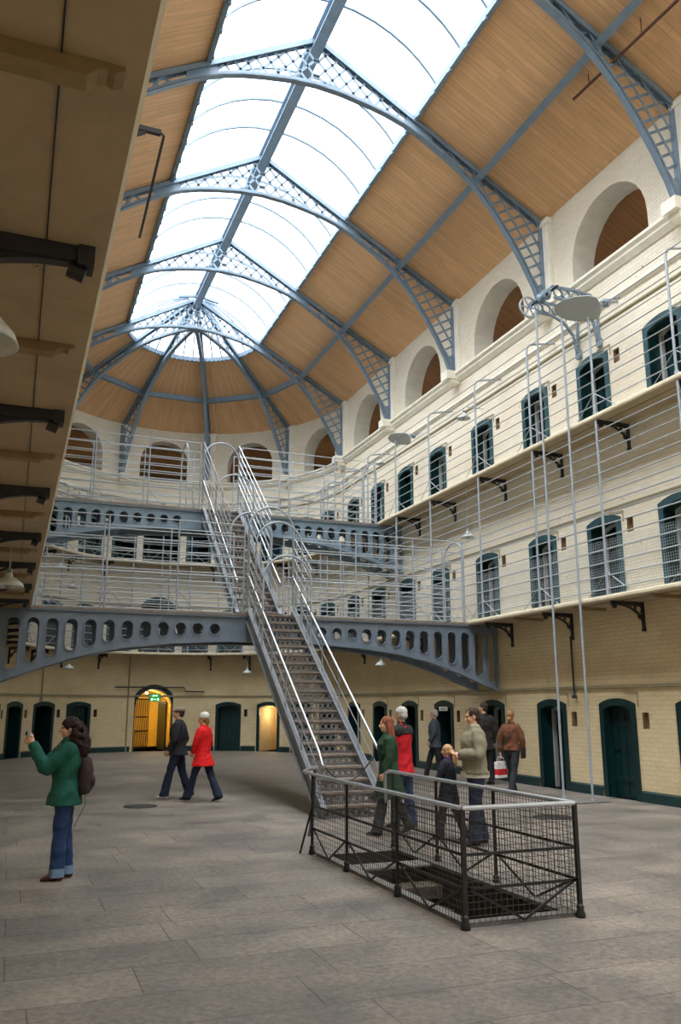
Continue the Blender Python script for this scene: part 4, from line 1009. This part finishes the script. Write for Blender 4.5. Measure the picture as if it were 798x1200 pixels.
# figure 1.75 m tall, facing +x, left is +y
def person(name, label, loc, rz_, height, pose, wear, hair, group=None, female=False, voxel=.0075, mirror=False):
    root = empty(name, loc, rz_); tag(root, label, 'person', group)
    k = height/1.75; root.scale = (k, k, k)
    # legs by joint angles
    lg = {}
    low = 9
    for side, s in (('L', 1), ('R', -1)):
        hf, kf, ff = pose.get('leg'+side, (0, 0, 0)); hf, kf = math.radians(hf), math.radians(kf)
        hip = V(0, s*.088, 0); kn = hip + V(math.sin(hf), 0, -math.cos(hf))*.43; an = kn + V(math.sin(hf-kf), 0, -math.cos(hf-kf))*.41
        lg[side] = [hip, kn, an, math.radians(ff)]
        toe = an + V(math.cos(math.radians(ff)), 0, math.sin(math.radians(ff)))*.15 + V(0, 0, -.06); low = min(low, an.z-.075, toe.z-.02)
    base = -low; 
    for q_ in lg.values():
        for i in range(3): q_[i] = q_[i] + V(0, 0, base)
    dz = base-.915 # drop of the pelvis
    lean = pose.get('lean', 0); Z = lambda x, y, z: V(x+lean*(z-.92), y, z+dz)
    sh = {s_: Z(-.01, s_*(.175 if female else .195), 1.42) for s_ in (1, -1)}
    arms = {}
    for side, s in (('L', 1), ('R', -1)):
        e, w_ = pose.get('arm'+side, ((-.04, .26, 1.13), (.04, .27, .88)))
        arms[side] = (sh[s], Z(e[0], s*e[1], e[2]), Z(w_[0], s*w_[1], w_[2]))
    hy = math.radians(pose.get('head', 0)); hp = math.radians(pose.get('nod', 0)); HM = Matrix.Rotation(hy, 3, 'Z') @ Matrix.Rotation(hp, 3, 'Y'); hc = Z(.015, 0, 1.64)
    Hd = lambda x, y, z: hc + HM @ V(x, y, z)
    # ---- body
    b = MB()
    loft(b, [(c+V(0, 0, dz), u, v) for c, u, v in torso_secs([(.86, .09, .13, 0), (.95, .10, .15, 0), (1.08, .09, .125, 0), (1.22, .10, .14, 0), (1.36, .10, .155, 0), (1.44, .075, .13, 0), (1.48, .05, .06, 0)], lean=lean)])
    capsule(b, Z(-.005, 0, 1.42), .056, Z(.0, 0, 1.56), .050)
    ellip(b, Hd(-.008, 0, .025), (.093, .074, .090), HM); ellip(b, Hd(.022, 0, -.035), (.068, .056, .078), HM); ellip(b, Hd(.045, 0, -.085), (.036, .034, .026), HM)
    capsule(b, Hd(.082, 0, .012), .011, Hd(.105, 0, -.028), .0155); ellip(b, Hd(.082, 0, -.058), (.014, .024, .009), HM); ellip(b, Hd(.078, 0, .028), (.016, .045, .010), HM)
    for s in (1, -1): ellip(b, Hd(-.008, s*.076, -.01), (.017, .008, .032), HM); ellip(b, Hd(.055, s*.036, -.025), (.03, .022, .025), HM)
    for side, s in (('L', 1), ('R', -1)):
        a0, a1, a2 = arms[side]; capsule(b, a0+V(0, -s*.035, -.02), .040, a1, .034); capsule(b, a1, .036, a2, .024)
        h0, h1, h2, ff = lg[side]; capsule(b, h0, .078, h1, .052); capsule(b, h1, .052, h2, .036)
        capsule(b, h2+V(-.02, 0, -.03), .028, h2+V(math.cos(ff)*.10, 0, math.sin(ff)*.10-.052), .016)
        # hand: palm, four unequal bent fingers and a thumb from the side of the palm
        d = (a2-a1).normalized(); hd = pose.get('hand'+side); d = Vector(hd).normalized() if hd else d
        side_v = V(0, s, 0); side_v = (side_v-d*side_v.dot(d)).normalized(); nrm = d.cross(side_v).normalized()
        spread = nrm      # fingers fan out fore and aft
        fw = V(1, 0, 0) if abs(d.x) < .7 else V(0, 0, 1); spread = (fw-d*fw.dot(d)).normalized(); inw = (-side_v-spread*(-side_v).dot(spread)).normalized()
        capsule(b, a2, .025, a2+d*.03, .028)
        for q_ in (-.024, -.008, .008, .024):
            capsule(b, a2+d*.03+spread*q_*.8, .015, a2+d*.085+spread*q_, .013)
        for q_, ln in zip((.030, .010, -.010, -.030), (.072, .082, .076, .060)):
            k0 = a2+d*.085+spread*q_; k1 = k0+(d*.8+inw*.45).normalized()*ln*.5; k2 = k1+(d*.35+inw*.9).normalized()*ln*.5
            capsule(b, k0, .0105, k1, .0095, 8); capsule(b, k1, .0095, k2, .0082, 8)
        t0 = a2+d*.03+spread*.024; t1 = t0+(d*.6+spread*.8).normalized()*.04; t2 = t1+(d*.85+inw*.35+spread*.1).normalized()*.035
        capsule(b, t0, .013, t1, .0115, 8); capsule(b, t1, .0115, t2, .0095, 8)
    baked('body', b, 'skin', root, voxel, 3)
    for s in (1, -1):
        e = MB(); ellip(e, Hd(.079, s*.030, .008), (.008, .011, .006), HM); e.build('eye', 'eye_dark', root)
    # ---- trousers
    fl_ = wear.get('flare', 0); tr = MB()
    ellip(tr, Z(0, 0, .90), (.118, .165, .12)); 
    if not wear.get('coat_long') or True: loft(tr, [(Z(0, 0, .88), V(.115, 0, 0), V(0, .16, 0)), (Z(0, 0, 1.0), V(.105, 0, 0), V(0, .150, 0))])
    for side in 'LR':
        h0, h1, h2, ff = lg[side]; sd = (h2-h1).normalized(); h_end = h2+sd*.035
        loft(tr, [(h0+V(0, 0, .03), V(.106, 0, 0), V(0, .092, 0)), (h0.lerp(h1, .4), V(.100, 0, 0), V(0, .086, 0)), (h1, V(.078, 0, 0), V(0, .070, 0)), (h1.lerp(h_end, .5), V(.072+fl_*.4, 0, 0), V(0, .066+fl_*.3, 0)), (h_end, V(.064+fl_, 0, 0), V(0, .060+fl_*.7, 0))])
    baked('trousers', tr, wear['trousers'], root, .011, 4, fold=.010, freq=(6, 6, 7))
    if wear.get('cuffs'):
        for side in 'LR':
            h0, h1, h2, ff = lg[side]; sd = (h2-h1).normalized(); e = MB(); c1 = h2+sd*.04; c0 = h2-sd*.05
            loft(e, [(c0, V(.082, 0, 0), V(0, .076, 0)), (c1, V(.086, 0, 0), V(0, .078, 0))]); e.build('rolled_cuff', wear['cuffs'], root)
    for side in 'LR':
        h0, h1, h2, ff = lg[side]; f = V(math.cos(ff), 0, math.sin(ff)); u = V(-math.sin(ff), 0, math.cos(ff)); e = MB()
        an = h2+V(0, 0, -.02)
        loft(e, [(an+f*x_+u*(zz), u*h_, V(0, w2, 0)) for x_, zz, h_, w2 in ((-.075, -.025, .015, .02), (-.065, -.018, .036, .036), (-.01, -.008, .050, .042), (.06, -.022, .038, .046), (.12, -.034, .026, .045), (.165, -.045, .014, .028))], 14)
        o = e.build('shoe', wear['shoes'], root, recalc=True)
        for p_ in o.data.polygons: p_.use_smooth = True
    # ---- upper garment
    hem = wear.get('hem', .82); hw_ = wear.get('hemw', (.15, .20)); ch = wear.get('bulk', 1.0)
    def jacket(name, zlo, zhi, material, infl=0, sleeves=True):
        tab = [(hem, hw_[0], hw_[1], 0), (.95, .125, .178, 0), (1.08, .122 if not female else .112, .175 if not female else .155, 0), (1.22, .132, .192 if not female else .172, .005), (1.34, .130, .205 if not female else .182, .005), (1.41, .108, .19 if not female else .165, 0), (1.455, .080, .135, -.005), (1.50, .062, .075, -.005), (1.54, .058, .062, 0)]
        pts = sorted(set([zlo, zhi] + [t_[0] for t_ in tab if zlo < t_[0] < zhi])); g_ = lambda i, z: interp([(t_[0], t_[i]) for t_ in tab], z)
        e = MB(); loft(e, [(Z(g_(3, z), 0, z), V(g_(1, z)*ch+infl, 0, 0), V(0, g_(2, z)*(.5+.5*ch)+infl, 0)) for z in pts], 24)
        if sleeves:
            for side, s in (('L', 1), ('R', -1)):
                a0, a1, a2 = arms[side]; d = (a2-a1).normalized(); a0_ = a0+V(0, -s*.03, -.02)
                capsule(e, a0_, .075*ch+infl, a0.lerp(a1, .5), .066*ch+infl); capsule(e, a0.lerp(a1, .5), .066*ch+infl, a1, .056*ch+infl); capsule(e, a1, .056*ch+infl, a1.lerp(a2, .5), .050*ch+infl)
                q_ = a1.lerp(a2, .5); ref = V(0, 0, 1) if abs(d.z) < .9 else V(1, 0, 0); u = (ref-d*ref.dot(d)).normalized(); v = d.cross(u)
                loft(e, [(q_-d*.02, u*.048*ch, v*.048*ch), (a2+d*.0, u*.043*ch, v*.043*ch)])
        return baked(name, e, material, root, .011, 3, fold=.015, freq=(6, 6, 5))
    jacket(wear.get('top_name', 'jacket'), hem, wear.get('collar', 1.52), wear['top'])
    if 'yoke' in wear:
        e = MB(); loft(e, [(Z(0, 0, 1.365), V(.162, 0, 0), V(0, .228, 0)), (Z(0, 0, 1.43), V(.130, 0, 0), V(0, .215, 0)), (Z(0, 0, 1.475), V(.085, 0, 0), V(0, .14, 0)), (Z(0, 0, 1.52), V(.07, 0, 0), V(0, .075, 0))], 24)
        for side, s in (('L', 1), ('R', -1)): capsule(e, arms[side][0]+V(0, -s*.03, -.02), .096, arms[side][0].lerp(arms[side][1], .12), .092)
        baked('shoulder_yoke', e, wear['yoke'], root, .011, 3)
    if 'hem_band' in wear: e = MB(); loft(e, [(Z(0, 0, hem-.05), V(hw_[0]*ch-.005, 0, 0), V(0, hw_[1]-.005, 0)), (Z(0, 0, hem+.02), V(hw_[0]*ch-.003, 0, 0), V(0, hw_[1]-.003, 0))], 24); e.build('shirt_hem', wear['hem_band'], root)
    if 'collar_m' in wear: e = MB(); loft(e, [(Z(-.0, 0, 1.47), V(.078, 0, 0), V(0, .082, 0)), (Z(-.004, 0, 1.54), V(.070, 0, 0), V(0, .070, 0))], 20); e.build('collar', wear['collar_m'], root)
    if 'belt' in wear: e = MB(); loft(e, [(Z(0, 0, 1.06), V(.142, 0, 0), V(0, .178, 0)), (Z(0, 0, 1.10), V(.142, 0, 0), V(0, .178, 0))], 24); e.build('belt', wear['belt'], root)
    # ---- hair and hats
    e = MB(); rnd = random.Random(len(label)*7)
    kind, hm = hair
    if kind == 'short':
        ellip(e, Hd(-.020, 0, .040), (.098, .083, .088), HM); ellip(e, Hd(-.052, 0, -.015), (.060, .078, .062), HM)
    elif kind == 'long':
        ellip(e, Hd(-.022, 0, .038), (.102, .088, .092), HM); ellip(e, Hd(-.055, 0, -.03), (.068, .090, .10), HM)
        for s in (1, -1): capsule(e, Hd(-.02, s*.07, .0), .030, Hd(-.05, s*.075, -.20), .030)
        loft(e, [(Hd(-.06, 0, -.02), V(.062, 0, 0), V(0, .092, 0)), (Hd(-.085, 0, -.16), V(.05, 0, 0), V(0, .098, 0)), (Hd(-.105, 0, -.30), V(.036, 0, 0), V(0, .08, 0)), (Hd(-.10, 0, -.38), V(.015, 0, 0), V(0, .04, 0))])
    elif kind == 'curly':
        ellip(e, Hd(-.020, 0, .040), (.104, .090, .092), HM)
        for i in range(120):
            a = rnd.uniform(-PI, PI); t_ = rnd.random(); rr = .075+.05*math.sin(t_*PI)
            c = Hd(-.075-.075*t_+rr*.75*math.cos(a), rr*math.sin(a)*1.15, .035-.34*t_); ellip(e, c, (.032, .032, .038))
    elif kind == 'pony':
        ellip(e, Hd(-.020, 0, .038), (.100, .085, .090), HM); ellip(e, Hd(-.05, 0, -.01), (.062, .080, .07), HM); ellip(e, Hd(-.105, 0, .02), (.03, .032, .03), HM)
        loft(e, [(Hd(-.11, 0, .02), V(.028, 0, 0), V(0, .03, 0)), (Hd(-.15, 0, -.08), V(.042, 0, 0), V(0, .045, 0)), (Hd(-.155, 0, -.22), V(.042, 0, 0), V(0, .046, 0)), (Hd(-.14, 0, -.36), V(.014, 0, 0), V(0, .018, 0))])
    elif kind == 'bun':
        ellip(e, Hd(-.018, 0, .036), (.098, .083, .088), HM); ellip(e, Hd(-.05, 0, -.02), (.060, .076, .07), HM); ellip(e, Hd(-.09, 0, -.06), (.045, .05, .06), HM)
    ho = baked('hair', e, hm, root, .008, 1 if kind == 'curly' else 3, fold=.009, freq=(34, 34, 5) if kind != 'curly' else (26, 26, 26))
    if 'hat' in wear:
        e = MB()
        if wear['hat'][0] == 'beanie': ellip(e, Hd(-.022, 0, .062), (.106, .093, .088), HM); loft(e, [(Hd(-.02, 0, .02), HM @ V(.108, 0, 0), HM @ V(0, .094, 0)), (Hd(-.02, 0, .06), HM @ V(.109, 0, 0), HM @ V(0, .095, 0))])
        else:
            ellip(e, Hd(-.018, 0, .070), (.112, .095, .062), HM); ellip(e, Hd(.075, 0, .052), (.075, .07, .018), HM)
        baked('hat' if wear['hat'][0] == 'beanie' else 'flat_cap', e, wear['hat'][1], root, .009, 2)
    if wear.get('strap'):
        e = MB(); e.ribbon([Z(.12, -.02, 1.1), Z(.135, -.1, 1.3), Z(.03, -.15, 1.47), Z(-.12, -.10, 1.36), Z(-.145, .02, 1.2), Z(-.13, .12, 1.05)], .035, .008, [V(0, 1, .4)]*6); e.build('shoulder_strap', 'bag_brown', root)
    root['_'] = 0; del root['_']
    return root, Z, arms, k
def world_of(root, p): return Matrix.Translation(root.location) @ Matrix.Rotation(root.rotation_euler.z, 4, 'Z') @ Matrix.Scale(root.scale[0], 4) @ Vector(p)
down = ((-.03, .25, 1.14), (.05, .26, .90))
W_ = math.radians
# 1 the woman taking a photograph
r, Z, A, k = person('person', 'woman in green jacket and rolled blue jeans raising a small camera, at left', (-4.66, 9.66, 0), W_(176), 1.61,
    dict(legL=(3, 2, 0), legR=(-4, 2, 0), armL=((.22, .16, 1.20), (.40, .035, 1.47)), armR=((.27, .13, 1.20), (.40, .035, 1.45)), handL=(.35, -.2, .75), handR=(.35, .2, .75), head=4, nod=4, lean=-.02),
    dict(top='jacket_green', hem=.79, hemw=(.155, .20), trousers='jeans_blue', cuffs='jeans_light', shoes='shoe_brown', flare=.016, bulk=1.32, collar_m='jacket_green_dark', collar=1.53), ('curly', 'hair_dark'), female=True, voxel=.006)
cb = MB(); M4 = lambda x, y, z: world_of(r, Z(x, y, z))
cam_o = empty('camera', world_of(r, Z(.455, 0, 1.585)), W_(176)); tag(cam_o, 'small silver compact camera held up in the hands of the woman in green', 'camera')
mb = MB(); mb.box((0, 0, 0), (.025, .10, .062)); mb.box((0, .02, .034), (.018, .025, .01)); cbd = mb.build('camera_body', 'camera_silver', cam_o); mb = MB(); mb.lathe([(0, 0), (.02, 0), (.02, .02), (.014, .022), (0, .022)], (.012, 0, 0), 16, axis=Matrix.Rotation(PI/2, 3, 'Y')); mb.build('lens', 'trousers_black', cbd)
bp_ = empty('backpack', world_of(r, Z(-.195, .0, 1.12)), W_(176)); tag(bp_, 'small dark brown backpack on the back of the woman in green', 'backpack')
mb = MB(); loft(mb, [(V(0, 0, -.20), V(.055, 0, 0), V(0, .11, 0)), (V(-.01, 0, -.14), V(.085, 0, 0), V(0, .14, 0)), (V(-.01, 0, .05), V(.085, 0, 0), V(0, .14, 0)), (V(.0, 0, .15), V(.07, 0, 0), V(0, .12, 0)), (V(.02, 0, .20), V(.03, 0, 0), V(0, .07, 0))]); bagm = baked('bag', mb, 'bag_brown', bp_, .010, 4, fold=.01)
mb = MB(); ellip(mb, V(-.085, 0, -.07), (.035, .10, .075)); baked('front_pocket', mb, 'bag_brown', bagm, .010, 2)
MB().ribbon([V(-.02, .1, -.18), V(-.03, .11, -.30), V(.03, .12, -.42), V(.07, .12, -.52)], .02, .006, (0, 1, 0)).build('loose_strap', 'bag_brown', bagm)
for s in (1, -1): MB().ribbon([V(.04, s*.09, .16), V(.08, s*.10, .30), V(.15, s*.115, .385), V(.24, s*.12, .36), V(.34, s*.12, .24)], .035, .008, (0, 1, 0)).build('shoulder_strap', 'bag_brown', bp_)
# 2, 3 the couple
person('person', 'man in dark jacket and tweed flat cap strolling beside the red coated woman', (-2.17, 16.7, 0), W_(158), 1.71,
    dict(legL=(18, 6, 4), legR=(-12, 10, -12), armL=((.02, .25, 1.14), (.14, .20, .93)), armR=((-.10, .25, 1.14), (.03, .24, .93)), head=8),
    dict(top='coat_black', hem=.84, hemw=(.17, .21), trousers='jeans_dark', shoes='shoe_grey', flare=.03, bulk=1.25, hat=('cap', 'cap_tweed')), ('short', 'hair_brown'), voxel=.009)
person('person', 'woman in bright red coat and white hat walking away to the left', (-1.79, 16.15, 0), W_(140), 1.62,
    dict(legL=(22, 4, 2), legR=(-20, 6, -16), armL=((.06, .22, 1.16), (.16, .15, .98)), armR=((-.02, .24, 1.15), (.10, .23, .96)), head=12, lean=.02),
    dict(top='coat_red', hem=.72, hemw=(.20, .235), trousers='jeans_dark', shoes='shoe_black', flare=.04, bulk=1.2, belt='coat_red', hat=('beanie', 'hat_white')), ('bun', 'hair_fair'), female=True, voxel=.009)
# 4 red haired woman
person('person', 'woman with long red hair in dark green coat, stepping towards the stairs', (-.22, 11.15, 0), W_(165), 1.60,
    dict(legL=(16, 4, 4), legR=(-16, 14, -20), armL=((.02, .22, 1.15), (.10, .2, .93)), armR=((-.06, .24, 1.14), (.06, .24, .90)), head=2, lean=.03),
    dict(top='coat_darkgreen', hem=.55, hemw=(.22, .24), trousers='trousers_grey', shoes='shoe_black', flare=.03, bulk=1.22), ('long', 'hair_red'), female=True, voxel=.009)
# 5 red and black jacket
person('person', 'grey haired person in red jacket with black shoulders and blue jeans', (.24, 11.68, 0), W_(128), 1.71,
    dict(legL=(8, 4, 0), legR=(-6, 4, -4), armL=((.08, .25, 1.15), (.22, .12, 1.02)), armR=((.05, .25, 1.15), (.2, .16, 1.0)), head=-4, nod=8),
    dict(top='jacket_red', yoke='jacket_black', hem=.78, hemw=(.155, .20), trousers='jeans_blue', shoes='shoe_brown', flare=.01, bulk=1.12, collar_m='jacket_black'), ('short', 'hair_grey'), voxel=.009)
# 6 grey suit
person('person', 'white haired man in grey suit jacket, walking by the cell doors', (4.55, 18.9, 0), W_(150), 1.66,
    dict(legL=(-14, 20, -25), legR=(20, 6, 4), armL=((.02, .25, 1.15), (.12, .2, .95)), armR=((-.06, .25, 1.14), (.06, .22, .92)), head=-10),
    dict(top='suit_grey', hem=.80, hemw=(.15, .20), trousers='trousers_black', shoes='shoe_black', bulk=1.2), ('short', 'hair_grey'), voxel=.011)
# 7 girl
person('person', 'girl with fair ponytail, navy coat and plum trousers beside the man in the olive jacket', (.34, 10.45, 0), W_(128), 1.23,
    dict(legL=(14, 6, 2), legR=(-16, 10, -16), armL=((.08, .2, 1.16), (.22, .1, 1.1)), armR=((.06, .22, 1.16), (.22, .12, 1.1)), head=10),
    dict(top='coat_navy', hem=.66, hemw=(.17, .21), trousers='trousers_plum', shoes='shoe_brown', flare=.03, bulk=1.25, collar_m='scarf_purple'), ('pony', 'hair_blond'), female=True, voxel=.009)
# 8 olive jacket
person('person', 'dark haired man in olive jacket and jeans standing at the cage rail', (.50, 10.0, 0), W_(168), 1.71,
    dict(legL=(6, 4, 0), legR=(-5, 4, 0), armL=((.02, .27, 1.16), (.22, .06, 1.15)), armR=((-.02, .28, 1.16), (.21, .05, 1.12)), head=2, nod=10),
    dict(top='jacket_olive', hem=.90, hemw=(.15, .195), trousers='jeans_dark', shoes='shoe_black', flare=.03, bulk=1.3, hem_band='shirt_pale', collar_m='shirt_pale'), ('short', 'hair_brown'), voxel=.0075)
# 9 dark leather jacket
person('person', 'man in dark leather jacket seen from behind, near the open cell door', (4.95, 17.2, 0), W_(95), 1.80,
    dict(legL=(4, 2, 0), legR=(-4, 2, 0), head=30),
    dict(top='leather_dark', hem=.74, hemw=(.15, .21), trousers='trousers_black', shoes='shoe_black', bulk=1.12), ('short', 'hair_brown'), voxel=.011)
# 10 rust jacket with the carrier bag
r, Z, A, k = person('person', 'woman in rust brown jacket carrying a red and white bag by the wall', (4.45, 15.3, 0), W_(38), 1.66,
    dict(legL=(18, 4, 4), legR=(-22, 6, -18), armL=((-.04, .25, 1.14), (.0, .26, .88)), armR=((-.02, .25, 1.14), (.06, .24, .9)), head=0),
    dict(top='jacket_rust', hem=.92, hemw=(.13, .175), trousers='trousers_black', shoes='shoe_black', flare=.03, bulk=1.12, strap=True), ('bun', 'hair_fair'), female=True, voxel=.009)
hp_ = world_of(r, A['L'][2]); t = empty('carrier_bag', hp_ + V(-.02, -.02, -.09), W_(20)); tag(t, 'red and white paper carrier bag in the hand of the woman in the rust jacket', 'bag')
mb = MB()
for z0, z1, m_ in ((-.42, -.36, 0), (-.36, -.24, 1), (-.24, -.10, 0)): 
    a0 = .15 if z0 > -.4 else .15; mb.box((0, 0, (z0+z1)/2), (.30, .09, z1-z0), m_)
bbd = mb.build('bag_body', ['bag_white', 'bag_red'], t)
for y in (-.035, .035): MB().tube([(-.07, y, -.11), (-.05, y, -.02), (0, y*.4, .0), (.05, y, -.02), (.07, y, -.11)], .004, 5).build('handle', 'bag_white', bbd)
hb = empty('handbag', world_of(r, Z(.0, -.25, .88)), W_(38)); tag(hb, 'small black shoulder bag at the hip of the woman in the rust jacket', 'bag')
mb = MB(); loft(mb, [(V(0, 0, -.11), V(.11, 0, 0), V(0, .04, 0)), (V(0, 0, 0), V(.12, 0, 0), V(0, .045, 0)), (V(0, 0, .10), V(.10, 0, 0), V(0, .03, 0))]); hbd = baked('bag_body', mb, 'shoe_black', hb, .01, 3)
mb = MB(); loft(mb, [(V(0, 0, .02), V(.122, 0, 0), V(0, .05, 0)), (V(0, 0, .105), V(.105, 0, 0), V(0, .038, 0))]); mb.build('flap', 'trousers_black', hbd)
